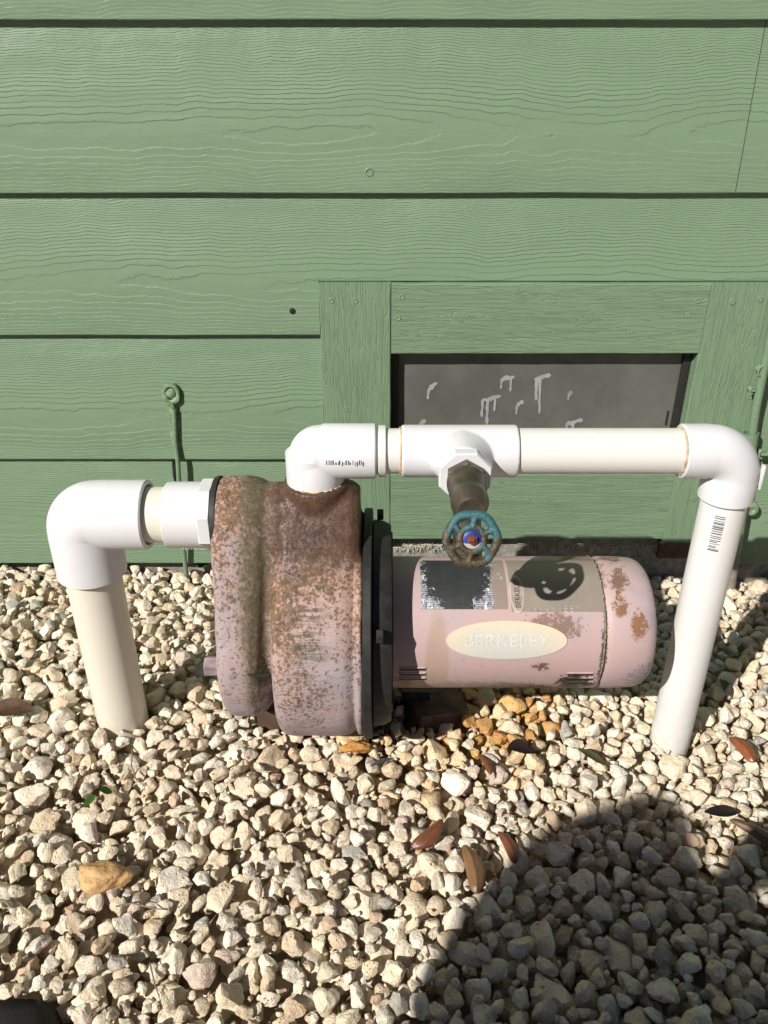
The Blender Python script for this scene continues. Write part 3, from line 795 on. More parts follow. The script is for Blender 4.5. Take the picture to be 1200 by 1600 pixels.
leaf(316, 880, .022, .018, .6, (.06, .16, .03), 'small round green weed leaf against the wall', 'weed', 'weed_leaf', .2, .6, .006)
leaf(140, 1248, .015, .011, .9, (.07, .17, .03), 'tiny green sprout leaf left of the twig', 'weed', 'weed_leaf', .2, .5, .006)
leaf(165, 1236, .016, .009, .2, (.06, .15, .03), 'tiny green sprout leaf nearest the left twig', 'weed', 'weed_leaf', .2, .5, .006)
leaf(290, 1270, .017, .009, .8, (.17, .22, .03), 'yellow green sprout leaf below the left pump body', 'weed', 'weed_leaf', .2, .5, .006)
leaf(1000, 1290, .001, .001, 0, (.1, .1, .1), 'x') if False else None
def twig(pp, label):
    bm = bmesh.new(); P = []
    for px, py in pp:
        p = gat(px, py, .008); p.z = hgt(p) + .003; P.append(p)
    sweep(bm, P, [.0009] + [.0008] * (len(P) - 2) + [.0004], 6)
    o = obj('twig', bm, simple('grey_twig', (.22, .17, .13), .8)); tag(o, label, 'twig')
twig([(205, 1165), (204, 1190), (210, 1207), (224, 1222)], 'thin bent grey twig in front of the left vertical pipe')
twig([(232, 1495), (240, 1530), (250, 1560)], 'thin straight grey twig near the bottom left of the gravel')
twig([(180, 1412), (205, 1406), (240, 1416), (262, 1419)], 'hair-thin pale stem lying below the orange stone')
# the smooth orange stone, and a big pale one
def bigstone(px, py, idx, sc3, ang, col, label, lift=.006, rough=.55, mat=None):
    p = gat(px, py, .008); p.z = hgt(p) + lift
    Vv, Ff = ico(4); P = stone_shape(idx, Vv)
    me = bpy.data.meshes.new('stone'); me.from_pydata(P.tolist(), [], Ff.tolist()); me.polygons.foreach_set('use_smooth', [True] * len(me.polygons))
    o = bpy.data.objects.new('stone', me); C.objects.link(o); o.location = p; o.scale = sc3; o.rotation_euler = (.25, .1, ang)
    if mat is None:
        t = NT('smooth_orange_stone'); v = t.co(); n = t.noise(v, 2.2, 5, .6); n2 = t.noise(v, 14, 4)
        mat = t.out(t.mix(t.rng(n, .3, .7), tuple(q * .8 for q in col), tuple(min(1, q * 1.15) for q in col)), rough, t.bump(n, .004), spec=.4)
    else: o['tint'] = col
    me.materials.append(mat); tag(o, label, 'stone'); return o
bigstone(166, 1366, 12, (.027, .021, .021), .1, (.62, .38, .17), 'smooth orange stone lying on the pale gravel at lower left')
bigstone(556, 1165, 3, (.020, .013, .014), .1, (.52, .25, .06), 'yellow orange block-shaped stone right under the pump casing')

# ------------------------------------------------------------------ base blocks under the pump
bm = bmesh.new(); add_box(bm, -.160, .0, -.008, .125, -.04, .058, .003)
tag(obj('base_block', bm, M['wood'], ang=30), 'dark brown wooden block under the pump casing', 'block')
bm = bmesh.new(); add_box(bm, -.034, .034, -.045, .045, -.03, .03, .004, Matrix.Translation((.063, .05, .010)) @ Matrix.Rotation(.30, 4, 'Z') @ Matrix.Rotation(.12, 4, 'Y'))
tag(obj('brick', bm, simple('brown_brick', (.15, .095, .065), .85, 0, 60, .002, .3)), 'half buried brown brick in the gravel under the motor', 'brick')

# ------------------------------------------------------------------ suction line (left)
ZSU, XS = .3362, -.331
sl = thing('suction_pipe', (XS, 0, 0), 'thick white plastic pipe rising from gravel into the left side of the pump', 'pipe')
bm = bmesh.new(); lathe(bm, (XS, 0, -.06), (0, 0, 1), [(0, .0308), (.36, .0308)], 56)
obj('riser', bm, M['pipe_old'], sl)
xe = at(233, 804).x
bm = bmesh.new(); elbow(bm, (xe, 0, ZSU), (XS, 0, ZSU), (XS, 0, .262), .0382, .0378, .0335, .016)
obj('elbow', bm, M['pvc'], sl)
bm = bmesh.new(); lathe(bm, (xe - .01, 0, ZSU), (1, 0, 0), [(0, .0306), (.06, .0306)], 56); obj('nipple', bm, M['pipe_old'], sl)
xa, xb, xc = at(263, 804).x, at(318, 804).x, at(336, 804).x
bm = bmesh.new(); lathe(bm, (xa, 0, ZSU), (1, 0, 0), [(.008, .0308), (0, .0310), (0, .0350), (.0012, .0362), (xb - xa, .0362), (xb - xa + .004, .0362)], 56)
lathe(bm, (xb, 0, ZSU), (1, 0, 0), [(0, .034), (0, .0385), (.0012, .0395), (xc - xb, .0395), (xc - xb, .02)], 8, up=(0, .38, .92))
obj('adapter', bm, M['pvc'], sl)
bm = bmesh.new(); rs3 = random.Random(8); n = 60
sweep(bm, [Vector((xa - .0006 + rs3.uniform(-.0006, .0006), math.sin(2 * PI * k / n) * .0312, ZSU + math.cos(2 * PI * k / n) * .0312)) for k in range(n)], [rs3.uniform(.0005, .0013) for _ in range(n)], 6, closed=True)
obj('cement_bead', bm, M['cement'], sl)
bm = bmesh.new(); rs3 = random.Random(9)
for k in range(26):                                    # moulded size marking low on the adapter
    a = math.radians(-62 + (k % 2) * 6); x = xa + .016 + .0011 * k
    c = Vector((x, -math.cos(a) * .0364, ZSU + math.sin(a) * .0364))
    add_box(bm, c.x - .0004, c.x + .0004, c.y - .0004, c.y + .0004, c.z - .0010 - rs3.uniform(0, .001), c.z + .001)
obj('moulded_marking', bm, M['pvc'], sl)

# ------------------------------------------------------------------ discharge line (top and right)
ZD, XD = .4126, .368
dl = thing('discharge_pipe', (XD, 0, 0), 'white plastic pipe running from the pump top across and down into gravel', 'pipe')
X = lambda px: at(px, 705).x
XN = -.0725
bm = bmesh.new(); elbow(bm, (X(588), 0, ZD), (XN, 0, ZD), (XN, 0, .3775), .0290, .0275, .0245, .006); 
obj('outlet_elbow', bm, M['pvc'], dl)
bm = bmesh.new(); sweep(bm, [(XN - .003, 0, ZD - .001), (XN - .003, 0, .3785)], .0281, 56); obj('elbow_throat', bm, M['pvc'], dl)
bm = bmesh.new(); lathe(bm, (X(587), 0, ZD), (1, 0, 0), [(0, .024), (.003, .0245), (.003, .0265), (.0038, .0272), (X(602) - X(587), .0272), (X(602) - X(587) + .0008, .0265), (X(602) - X(587) + .0008, .020)], 56); obj('collar', bm, M['pipe'], dl)
bm = bmesh.new(); lathe(bm, (X(595), 0, ZD), (1, 0, 0), [(0, .0238), (X(640) - X(595), .0238)], 56); obj('nipple', bm, M['pipe'], dl)
# tee: run, branch and the shoulder cone
bm = bmesh.new()
x0, x1 = X(627), X(807)
lathe(bm, (x0, 0, ZD), (1, 0, 0), [(0, 0), (0, .0265), (.0010, .0275), (x1 - x0 - .001, .0275), (x1 - x0, .0265), (x1 - x0, 0)], 64)
XT = .0800
lathe(bm, (XT, 0, ZD), (0, -1, 0), [(.0, 0), (0, .0268), (.020, .0268), (.044, .0262), (.0475, .0262), (.0483, .0252), (.0483, 0)], 64)
rg = lathe(bm, (XT, 0, ZD), (0, -1, 0), [(.002, 0), (.002, .041), (.014, .0385), (.022, .0345), (.030, .0300), (.038, .0265), (.038, 0)], 64)
for r_ in rg:
    k_ = max(abs(v_.co.z - ZD) for v_ in r_)
    for v_ in r_: v_.co.z = ZD + (v_.co.z - ZD) * (min(1, .0264 / k_) if k_ > 0 else 1)
me = bm_mesh(bm, 'tee'); tee = link('tee', me, M['pvc'], dl, smooth=False)
rm = tee.modifiers.new('r', 'REMESH'); rm.mode = 'VOXEL'; rm.voxel_size = .0013; rm.use_smooth_shade = True
sm_ = tee.modifiers.new('s', 'SMOOTH'); sm_.iterations = 5; sm_.factor = .5
bm = bmesh.new(); lathe(bm, (XT, -.0475, ZD), (0, -1, 0), [(0, .0265), (.002, .0278), (.0125, .0278), (.0145, .0265), (.0145, .015)], 8, up=(.38, 0, .92)); obj('bushing', bm, M['pvc'], dl, ang=20)
bm = bmesh.new(); lathe(bm, (X(800), 0, ZD), (1, 0, 0), [(0, .0241), (X(1075) - X(800), .0241)], 56); obj('cross_pipe', bm, M['pipe'], dl)
bm = bmesh.new(); elbow(bm, (X(1062), 0, ZD), (XD, 0, ZD), (XD, 0, .3575), .0288, .0282, .0246, .027); obj('corner_elbow', bm, M['pvc'], dl)
bm = bmesh.new(); lathe(bm, (XD, 0, -.06), (0, 0, 1), [(0, .0243), (.44, .0243)], 56); obj('riser', bm, M['pipe_w'], dl)
for px, r in ((626, .0244), (1061, .0247)):
    bm = bmesh.new(); rs3 = random.Random(px); n = 60
    sweep(bm, [Vector((X(px) - .0004 + rs3.uniform(-.0004, .0004), math.sin(2 * PI * k / n) * r, ZD + math.cos(2 * PI * k / n) * r)) for k in range(n)], [rs3.uniform(.0006, .0014) for _ in range(n)], 6, closed=True)
    obj('cement_bead', bm, M['cement'], dl)
bm = bmesh.new(); rs3 = random.Random(2); n = 60
sweep(bm, [Vector((XN + .0 + math.sin(2 * PI * k / n) * .0285, -math.cos(2 * PI * k / n) * .0285, .3775 + rs3.uniform(-.001, .0005))) for k in range(n)], [rs3.uniform(.0012, .0027) for _ in range(n)], 6, closed=True)
obj('cement_bead', bm, M['cement'], dl)
bm = bmesh.new(); add_box(bm, XD + .0262, XD + .0295, -.014, -.009, .374, .402, .0008); obj('mould_rib', bm, M['pvc'], dl)
# printed bar codes: bars bent round the fitting and the pipe
def bar_h(bm, x, r, y0a, y1a, wd, axis):                # bar on a horizontal pipe, running round it
    st = 5; vsl = []
    for i in range(st + 1):
        a = y0a + (y1a - y0a) * i / st
        for dx in (-wd / 2, wd / 2):
            if axis == 'X': vsl.append(bm.verts.new((x + dx, -math.cos(a) * r, ZD + math.sin(a) * r)))
            else: vsl.append(bm.verts.new((XD + math.sin(a) * r, -math.cos(a) * r, x + dx)))
    for i in range(st): bm.faces.new((vsl[2 * i], vsl[2 * i + 1], vsl[2 * i + 3], vsl[2 * i + 2]))
bm = bmesh.new(); rs3 = random.Random(12); x = X(513)
while x < X(570):
    wd = rs3.choice([.0006, .0009, .0013]); lo = math.radians(-4 - rs3.choice([0, 0, 0, 3])); bar_h(bm, x, .02915, lo, lo + math.radians(10 if rs3.random() < .8 else 6), wd, 'X'); x += wd + rs3.choice([.0007, .0011, .0016])
o = obj('printed_code', bm, M['ink'], dl, smooth=False)
bm = bmesh.new(); z = at(600, 808, -.022).z; z1 = at(600, 862, -.022).z
while z > z1:
    wd = rs3.choice([.0007, .0010, .0014]); c = math.radians(-38); bar_h(bm, z, .02445, c, c + math.radians(26 if rs3.random() < .8 else 18), wd, 'Z'); z -= wd + rs3.choice([.0009, .0013, .0019])
obj('printed_code', bm, M['ink'], dl, smooth=False)

# ------------------------------------------------------------------ brass valve on the tee
vl = thing('brass_valve', (XT, -.062, ZD), 'tarnished brass valve with a worn teal handwheel on the front of the white tee', 'valve')
bm = bmesh.new()
lathe(bm, (XT, -.058, ZD), (0, -1, 0), [(0, .0165), (0, .0205), (.012, .0205), (.014, .0185)], 6)
lathe(bm, (XT, -.066, ZD), (0, -1, -.04), [(0, .017), (.004, .0192), (.010, .0192), (.013, .0180), (.022, .0185), (.030, .0165), (.036, .0178), (.045, .0180), (.052, .016), (.058, .012), (.058, 0)], 40)
obj('body', bm, M['brass'], vl)
bm = bmesh.new()                                        # spout that drops from the body
sweep(bm, [(XT, -.098, ZD - .005), (XT - .001, -.104, ZD - .025), (XT - .001, -.112, ZD - .047)], [.0145, .0135, .0130], 28)
lathe(bm, (XT - .001, -.112, ZD - .047), (0, -.35, -1), [(0, .013), (.0, .0155), (.006, .0155), (.006, .0135), (.008, .0150), (.012, .0150), (.012, .010), (0, .010)], 28)
obj('spout', bm, M['brass'], vl)
WC = Vector((.0780, -.158, .4005)); WA = Vector((0, -math.cos(math.radians(24)), math.sin(math.radians(24))))
bm = bmesh.new(); lathe(bm, WC - WA * .04, WA, [(0, .014), (.006, .0145), (.012, .012), (.016, .0095), (.026, .009), (.028, .006), (.038, .005), (.038, 0)], 6 * 5)
obj('bonnet', bm, M['brass'], vl)
t = NT('chipped_teal_paint'); v = t.co(); n1 = t.noise(v, 70, 5, .65); n2 = t.noise(v, 300, 4, .6); x_, y_, z_ = t.xyz(v)
f = t.rng(t.ma('ADD', n1, t.ma('MULTIPLY', t.ma('SUBTRACT', z_, ZD - .010), 5.0)), .46, .54)
cc = t.mix(f, t.mix(t.rng(n2, .4, .6), (.095, .068, .034), (.040, .028, .017)), (.035, .125, .145))
cc = t.mix(t.rng(n2, .64, .70), cc, (.16, .13, .08))
teal = t.out(cc, t.rng(n1, .3, .7, .4, .65), t.bump(t.ma('ADD', n1, n2), .0012))
bm = bmesh.new(); wu = Vector((1, 0, 0)); wv = WA.cross(wu).normalized()
def wp(a, r, h=0): return WC + (wu * math.cos(a) + wv * math.sin(a)) * r + WA * h
NW = 72
sweep(bm, [wp(2 * PI * k / NW, .0222 + .0006 * math.cos(6 * 2 * PI * k / NW)) for k in range(NW)], [.0041] * NW, 12, closed=True)
sweep(bm, [wp(2 * PI * k / 40, .0108, .0012) for k in range(40)], .0034, 10, closed=True)
for k in range(6):
    a = k * PI / 3 + .35
    sweep(bm, [wp(a, .0095, .001), wp(a + .10, .0145, .0016), wp(a + .05, .0185, .0012), wp(a, .022, 0)], [.0034, .0028, .0030, .0042], 10)
lathe(bm, WC - WA * .004, WA, [(0, .010), (.004, .0098), (.0052, .0080)], 32)
me = bm_mesh(bm, 'handwheel'); wh = link('handwheel', me, teal, vl, smooth=False)
rm = wh.modifiers.new('r', 'REMESH'); rm.mode = 'VOXEL'; rm.voxel_size = .0007; rm.use_smooth_shade = True
sm_ = wh.modifiers.new('s', 'SMOOTH'); sm_.iterations = 3
t = NT('blue_and_white_disc'); v = t.co(); x_, y_, z_ = t.xyz(v); n1 = t.noise(v, 260, 3)
f = t.rng(t.ma('ADD', z_, t.ma('MULTIPLY', n1, .002)), ZD - .0130, ZD - .0122)
disc = t.out(t.mix(f, (.45, .40, .38), (.012, .035, .24)), .4, t.bump(n1, .0003))
bm = bmesh.new(); lathe(bm, WC, WA, [(.0, .0085), (.0030, .0085), (.0034, .0078), (.0036, .003), (.0036, 0)], 32); obj('name_disc', bm, disc, vl)
bm = bmesh.new(); lathe(bm, WC, WA, [(.0034, .0042), (.0034, .0050), (.0066, .0050), (.0074, .0042), (.0074, 0)], 6)
lathe(bm, WC, WA, [(.007, .0026), (.0086, .0024), (.0092, .0016), (.0092, 0)], 12); obj('nut', bm, simple('red_brown_rust', (.14, .045, .022), .7, 0, 200, .0008, .5), vl, ang=25)

# ------------------------------------------------------------------ pump
ZM = .192
pump = thing('water_pump', (-.03, 0, .058), 'rusty faded pink electric water pump lying between the two white pipes', 'pump')
def hull(bm, pts):
    vs_ = [bm.verts.new(p) for p in pts]; r = bmesh.ops.convex_hull(bm, input=vs_)
    bmesh.ops.delete(bm, geom=list({g for g in r['geom_interior'] + r['geom_unused'] if isinstance(g, bmesh.types.BMVert)}), context='VERTS')
def circ(x, y, z, r, n=64): return [(x, y + r * math.cos(2 * PI * k / n), z + r * math.sin(2 * PI * k / n)) for k in range(n)]
bm = bmesh.new()
xA0, xA1 = -.1825, -.085
for grp in [1]:
    P = []
    for x, ins in ((xA0, .007), (xA0 + .003, .003), (xA0 + .008, .0008), (xA0 + .015, 0), (-.146, 0), (-.137, .0035), (-.130, .0105), (-.126, .020)):
        P += circ(x, 0, .332, .0465 - ins * (1 if x < -.15 else .35)) + circ(x, 0, .180, .100 - ins * 1.6 - (.010 if x < xA0 + .002 else 0))
    hull(bm, P)
hull(bm, circ(-.15, 0, .332, .040) + circ(-.15, 0, .19, .080) + circ(-.10, 0, .332, .040) + circ(-.10, 0, .19, .080))
P = []
for x, ins in ((-.1185, .020), (-.1175, .0110), (-.1145, .0050), (-.1090, .0015), (-.101, .0002), (-.090, 0), (-.050, 0), (-.041, .0012), (-.034, .0045), (-.028, .0105), (-.0240, .020)):
    P += circ(x, 0, ZM, .1305 - ins)
hull(bm, P)
P = []
for x, ins in ((-.1135, .008), (-.106, 0), (-.034, 0), (-.0255, .006)):
    P += circ(x, 0, ZM + .015, .103 - ins) + circ(x, 0, .336, .038 - ins)
hull(bm, P)
hull(bm, circ(-.029, 0, ZM, .129) + circ(-.0225, 0, ZM, .129))
hull(bm, [(XN + .035 * math.cos(a), .035 * math.sin(a), z) for a in np.linspace(0, 2 * PI, 40) for z in (.33, .3785)])
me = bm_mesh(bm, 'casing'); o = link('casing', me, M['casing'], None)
rm = o.modifiers.new('r', 'REMESH'); rm.mode = 'VOXEL'; rm.voxel_size = .0024; rm.use_smooth_shade = True
sm_ = o.modifiers.new('s', 'SMOOTH'); sm_.iterations = 5; sm_.factor = .5
dt = bpy.data.textures.new('cast', 'CLOUDS'); dt.noise_scale = .03
dm = o.modifiers.new('d', 'DISPLACE'); dm.texture = dt; dm.strength = .0022; dm.mid_level = .5; dm.texture_coords = 'LOCAL'
o.parent = pump; o.location = -pump.location
# threaded face ring round the suction port
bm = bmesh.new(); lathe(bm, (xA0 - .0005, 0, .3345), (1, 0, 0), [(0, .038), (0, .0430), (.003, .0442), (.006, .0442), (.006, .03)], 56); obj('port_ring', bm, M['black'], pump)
bm = bmesh.new(); lathe(bm, (xA0 - .017, -.066, .180), (1, 0, 0), [(0, 0), (0, .0100), (.0015, .0115), (.020, .0115), (.020, .016), (.03, .017)], 6); obj('drain_plug', bm, simple('dull_mauve_plug', (.26, .20, .21), .6, 0, 80, .0006, .3), pump, ang=25)
bm = bmesh.new(); p = at(377, 954, -.098)
sweep(bm, [Vector((at(377, 954, -.098).x, -.1005, .197)), Vector((at(392, 956, -.098).x, -.102, .196)), Vector((at(413, 956, -.098).x, -.100, .1955))], [.0008, .0022, .0030], 8)
obj('casting_mark', bm, M['slot'], pump)
# flange plate, adapter and bolts
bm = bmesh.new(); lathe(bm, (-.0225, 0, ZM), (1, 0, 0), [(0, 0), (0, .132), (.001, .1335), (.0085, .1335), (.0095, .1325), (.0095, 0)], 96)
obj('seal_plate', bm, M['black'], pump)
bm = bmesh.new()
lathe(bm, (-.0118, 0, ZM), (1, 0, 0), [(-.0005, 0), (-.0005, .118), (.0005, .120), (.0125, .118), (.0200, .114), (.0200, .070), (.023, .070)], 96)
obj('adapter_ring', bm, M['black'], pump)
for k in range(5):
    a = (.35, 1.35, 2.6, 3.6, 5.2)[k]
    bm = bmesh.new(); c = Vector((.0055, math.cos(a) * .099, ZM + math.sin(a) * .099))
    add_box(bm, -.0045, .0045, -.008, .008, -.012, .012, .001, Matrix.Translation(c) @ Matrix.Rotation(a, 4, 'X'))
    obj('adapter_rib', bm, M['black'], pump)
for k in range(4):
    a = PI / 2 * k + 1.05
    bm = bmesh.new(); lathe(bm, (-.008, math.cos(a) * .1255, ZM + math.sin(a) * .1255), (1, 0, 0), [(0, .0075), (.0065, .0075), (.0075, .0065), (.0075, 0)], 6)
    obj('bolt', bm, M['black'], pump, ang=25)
bm = bmesh.new(); lathe(bm, (-.0135, -.066, .080), (1, 0, 0), [(-.001, .004), (.006, .0040), (.008, .003), (.008, 0)], 8); obj('bolt', bm, M['rust'], pump)
# motor
RM = .0765; XM0, XM1, XM2 = .009, .2395, .300
bm = bmesh.new(); lathe(bm, (XM0, 0, ZM), (1, 0, 0), [(0, 0), (0, RM - .001), (.001, RM), (.06, RM), (.12, RM), (.18, RM), (XM1 - XM0, RM), (XM1 - XM0, 0)], 128)
mot = obj('motor_shell', bm, M['motor'], pump)
bm = bmesh.new(); e = [(0, 0), (0, RM - .0035), (.0012, RM - .0022), (.010, RM + .0002), (.030, RM), (.046, RM - .0012), (.0535, RM - .0042), (.0580, RM - .0090), (.0605, RM - .0160), (.0615, RM - .025), (.0618, 0)]
lathe(bm, (XM1 + .0012, 0, ZM), (1, 0, 0), e, 128); obj('end_bell', bm, M['motor'], pump, ang=50)
bm = bmesh.new(); n = 90; rs3 = random.Random(5)
sweep(bm, [Vector((XM1 + .0008 + rs3.uniform(-.0003, .0003), math.cos(2 * PI * k / n) * (RM - .0004), ZM + math.sin(2 * PI * k / n) * (RM - .0004))) for k in range(n)], [rs3.uniform(.0008, .0016) for _ in range(n)], 6, closed=True)
obj('seam_band', bm, simple('crusted_seam', (.20, .165, .11), .8, 0, 300, .001, .7), pump)
bm = bmesh.new(); lathe(bm, (.2810, -.040, ZM + .0605), (0.15, -.5, .8), [(-.004, .0035), (.0012, .0035), (.0018, .0025), (.0018, 0)], 16); obj('screw', bm, simple('pale_screw', (.5, .47, .44), .4, .3), pump)
def cyl(px, py, r=RM):
    """pixel -> (x, angle) on the motor drum; angle 0 = towards the camera side (-y), 90 = top"""
    o_ = Vector(CAM); d_ = ray(px, py); oy, oz = o_.y, o_.z - ZM
    A = d_.y ** 2 + d_.z ** 2; B = oy * d_.y + oz * d_.z; Cc = oy * oy + oz * oz - r * r
    disc_ = B * B - A * Cc
    t_ = (-B - math.sqrt(max(0, disc_))) / A; p = o_ + d_ * t_
    return p.x, math.atan2(p.z - ZM, -p.y)
def onc(x, a, r): return Vector((x, -math.cos(a) * r, ZM + math.sin(a) * r))
def patch(name, x0, x1, a0, a1, r, mat, parent, nx_=2, na=28):
    bm = bmesh.new(); nx_ = 12
    rim = lambda i, j: i in (0, nx_ + 2) or j in (0, na + 2)
    g = [[bm.verts.new(onc(x0 + (x1 - x0) * min(max(i - 1, 0), nx_) / nx_, a0 + (a1 - a0) * min(max(j - 1, 0), na) / na, r - (.0012 if rim(i, j) else 0))) for j in range(na + 3)] for i in range(nx_ + 3)]
    for i in range(nx_ + 2):
        for j in range(na + 2): bm.faces.new((g[i][j], g[i + 1][j], g[i + 1][j + 1], g[i][j + 1]))
    return obj(name, bm, mat, parent)
lx0, _ = cyl(658, 940); lx1, _ = cyl(793, 940); lx2, _ = cyl(799, 950); lx3, _ = cyl(944, 945)
_, aB = cyl(720, 952); _, aB2 = cyl(870, 956); aT = math.radians(101)
def mat_label1():
    t = NT('torn_foil_label'); v = t.co(); x, y, z = t.xyz(v)
    ny_ = t.noise(v, 85, 6, .75); blk = t.noise(t.mapv(v, (150, 60, 60)), 1, 4, .7)
    u = t.rng(x, lx0, lx1)
    d = t.ma('ABSOLUTE', t.ma('SUBTRACT', u, .42))
    hh = t.rng(z, ZM + .055, ZM + .074)
    torn = t.ma('ADD', t.ma('SUBTRACT', .19, d), t.ma('ADD', t.ma('MULTIPLY', hh, .26), t.ma('MULTIPLY', t.ma('SUBTRACT', ny_, .5), .75)))
    torn = t.rng(torn, .04, .065)
    pr = t.noise(t.mapv(v, (420, 200, 260)), 1, 3, .7)
    lines = t.ma('MULTIPLY', t.rng(t.ma('FRACT', t.ma('MULTIPLY', t.ma('ARCTAN2', y, t.ma('SUBTRACT', z, ZM)), 30)), .5, .55), t.rng(pr, .47, .53))
    foil = t.mix(t.ma('MULTIPLY', lines, .8), (.155, .165, .20), (.62, .62, .66))
    foil = t.mix(t.rng(blk, .55, .57), foil, (.70, .68, .66))
    foil = t.mix(t.ma('MULTIPLY', t.rng(u, .80, .86), t.rng(ny_, .38, .42)), foil, (.27, .215, .185))
    c = t.mix(torn, foil, t.mix(t.rng(ny_, .3, .7), (.018, .020, .022), (.034, .037, .038)))
    return t.out(c, t.rng(torn, 0, 1, .35, .55), t.bump(t.ma('ADD', ny_, torn), .0006))
def mat_label2():
    t = NT('brown_specification_label'); v = t.co(); x, y, z = t.xyz(v)
    n = t.noise(v, 30, 5, .6); n2 = t.noise(v, 170, 4, .7)
    u = t.rng(x, lx2, lx3)
    pr = t.noise(t.mapv(v, (60, 700, 700)), 1, 2, .6)
    low = t.rng(t.ma('ADD', z, t.ma('MULTIPLY', n, .02)), ZM + .068, ZM + .060)
    cols = t.ma('MULTIPLY', t.rng(t.ma('FRACT', t.ma('MULTIPLY', u, 15)), .45, .5), t.rng(pr, .46, .52))
    zone = t.ma('MULTIPLY', t.ma('MULTIPLY', t.rng(u, .17, .2), t.rng(u, .74, .72)), low)
    c = t.mix(t.rng(n, .3, .7), (.235, .20, .165), (.29, .245, .20))
    ink = t.ma('MULTIPLY', zone, t.ma('MULTIPLY', t.rng(u, .12, .62, .75, .25), 1.0))
    c = t.mix(ink, c, (.085, .10, .16))
    c = t.mix(t.ma('MULTIPLY', t.ma('MULTIPLY', cols, zone), .9), c, (.58, .54, .50))
    c = t.mix(t.rng(n2, .66, .70, 0, .7), c, (.12, .09, .07))
    return t.out(c, .45, t.bump(n2, .0003))
patch('torn_label', lx0, lx1, aB, aT, RM + .0004, mat_label1(), mot)
patch('specification_label', lx2, lx3, aB2, aT, RM + .0004, mat_label2(), mot)
# oval emblem
ox, oa = cyl(792, 1000); oxl, _ = cyl(697, 1000); oxr, _ = cyl(886, 1001); _, oat = cyl(792, 970); _, oab = cyl(792, 1029)
RX, RA = (oxr - oxl) / 2, abs(oat - oab) / 2; ox = (oxl + oxr) / 2; oa = (oat + oab) / 2
def oval(name, cx, ca, rx, ra, r, mat, parent, rings=8, n=64, rim=False):
    bm = bmesh.new(); R = [[bm.verts.new(onc(cx, ca, r))]]
    for j in range(1, rings + 1):
        f_ = min(1, j / (rings - 1)); rr = r - (.002 if j == rings else 0)
        R.append([bm.verts.new(onc(cx + rx * f_ * math.cos(2 * PI * k / n), ca + ra * f_ * math.sin(2 * PI * k / n), rr)) for k in range(n)])
    for k in range(n): bm.faces.new((R[0][0], R[1][k], R[1][(k + 1) % n]))
    for A_, B_ in zip(R[1:], R[2:]):
        for k in range(n): bm.faces.new((A_[k], B_[k], B_[(k + 1) % n], A_[(k + 1) % n]))
    return obj(name, bm, mat, parent)
t = NT('yellowed_white_emblem'); v = t.co(); x, y, z = t.xyz(v); n = t.noise(v, 35, 5, .6); n2 = t.noise(v, 160, 4)
yl = t.ma('ADD', t.rng(t.ma('ABSOLUTE', t.ma('SUBTRACT', x, ox)), RX * .52, RX * .86), t.rng(t.ma('ADD', z, t.ma('MULTIPLY', n, .012)), ZM + .038, ZM + .048), clamp=True)
yl = t.ma('MAXIMUM', t.ma('MULTIPLY', yl, 1), 0.0)
c = t.mix(yl, t.mix(t.rng(n, .35, .65), (.53, .525, .495), (.57, .55, .49)), (.62, .545, .42))
c = t.mix(t.rng(n2, .62, .68, 0, .6), c, (.52, .46, .38))
emb = t.out(c, .4, t.bump(n2, .0002))
oval('emblem_plate', ox, oa, RX, RA, RM + .0011, emb, mot)
def word(name, txt, cx, ca, size_x, size_a, r, mat, parent, rot=False, thick=.0003):
    cu = bpy.data.curves.new('t', 'FONT'); cu.body = txt; cu.align_x = 'CENTER'; cu.align_y = 'CENTER'; cu.size = 1; cu.resolution_u = 3
    to = bpy.data.objects.new('t', cu); C.objects.link(to); context.view_layer.update()
    me = bpy.data.meshes.new_from_object(to); bpy.data.objects.remove(to); bpy.data.curves.remove(cu)
    xs_ = [v_.co.x for v_ in me.vertices]; ys_ = [v_.co.y for v_ in me.vertices]
    wx, hy, mx, my = max(xs_) - min(xs_), max(ys_) - min(ys_), (max(xs_) + min(xs_)) / 2, (max(ys_) + min(ys_)) / 2
    bm = bmesh.new(); bm.from_mesh(me); bpy.data.meshes.remove(me)
    bmesh.ops.subdivide_edges(bm, edges=[e_ for e_ in bm.edges if e_.calc_length() > .25], cuts=2)
    for v_ in bm.verts:
        u, q = (v_.co.x - mx) / wx, (v_.co.y - my) / hy
        if rot: u, q = -q, u
        v_.co = onc(cx + u * size_x, ca + q * size_a, r)
    return obj(name, bm, mat, parent, smooth=False)
wlet = simple('faded_white_lettering', (.60, .57, .49), .45)
word('lettering', 'BERKELEY', ox + .001, oa, RX * 1.40, RA * .62, RM + .00155, wlet, mot)
# small oval brand mark at the left of the brown label, lettering running upwards
sx, sa = cyl(806, 925); r1 = simple('label_oval', (.34, .28, .24), .5); r2 = simple('label_dark_print', (.06, .055, .06), .5)
oval('small_oval_rim', sx + .001, sa - .02, .0078, .30, RM + .0011, simple('label_white_rim', (.52, .46, .41), .5), mot, 4, 40)
oval('small_oval', sx + .001, sa - .02, .0068, .27, RM + .0014, r1, mot, 4, 40)
word('lettering', 'BERKELEY', sx + .001, sa - .02, .0055, .44, RM + .0018, r2, mot, rot=True)
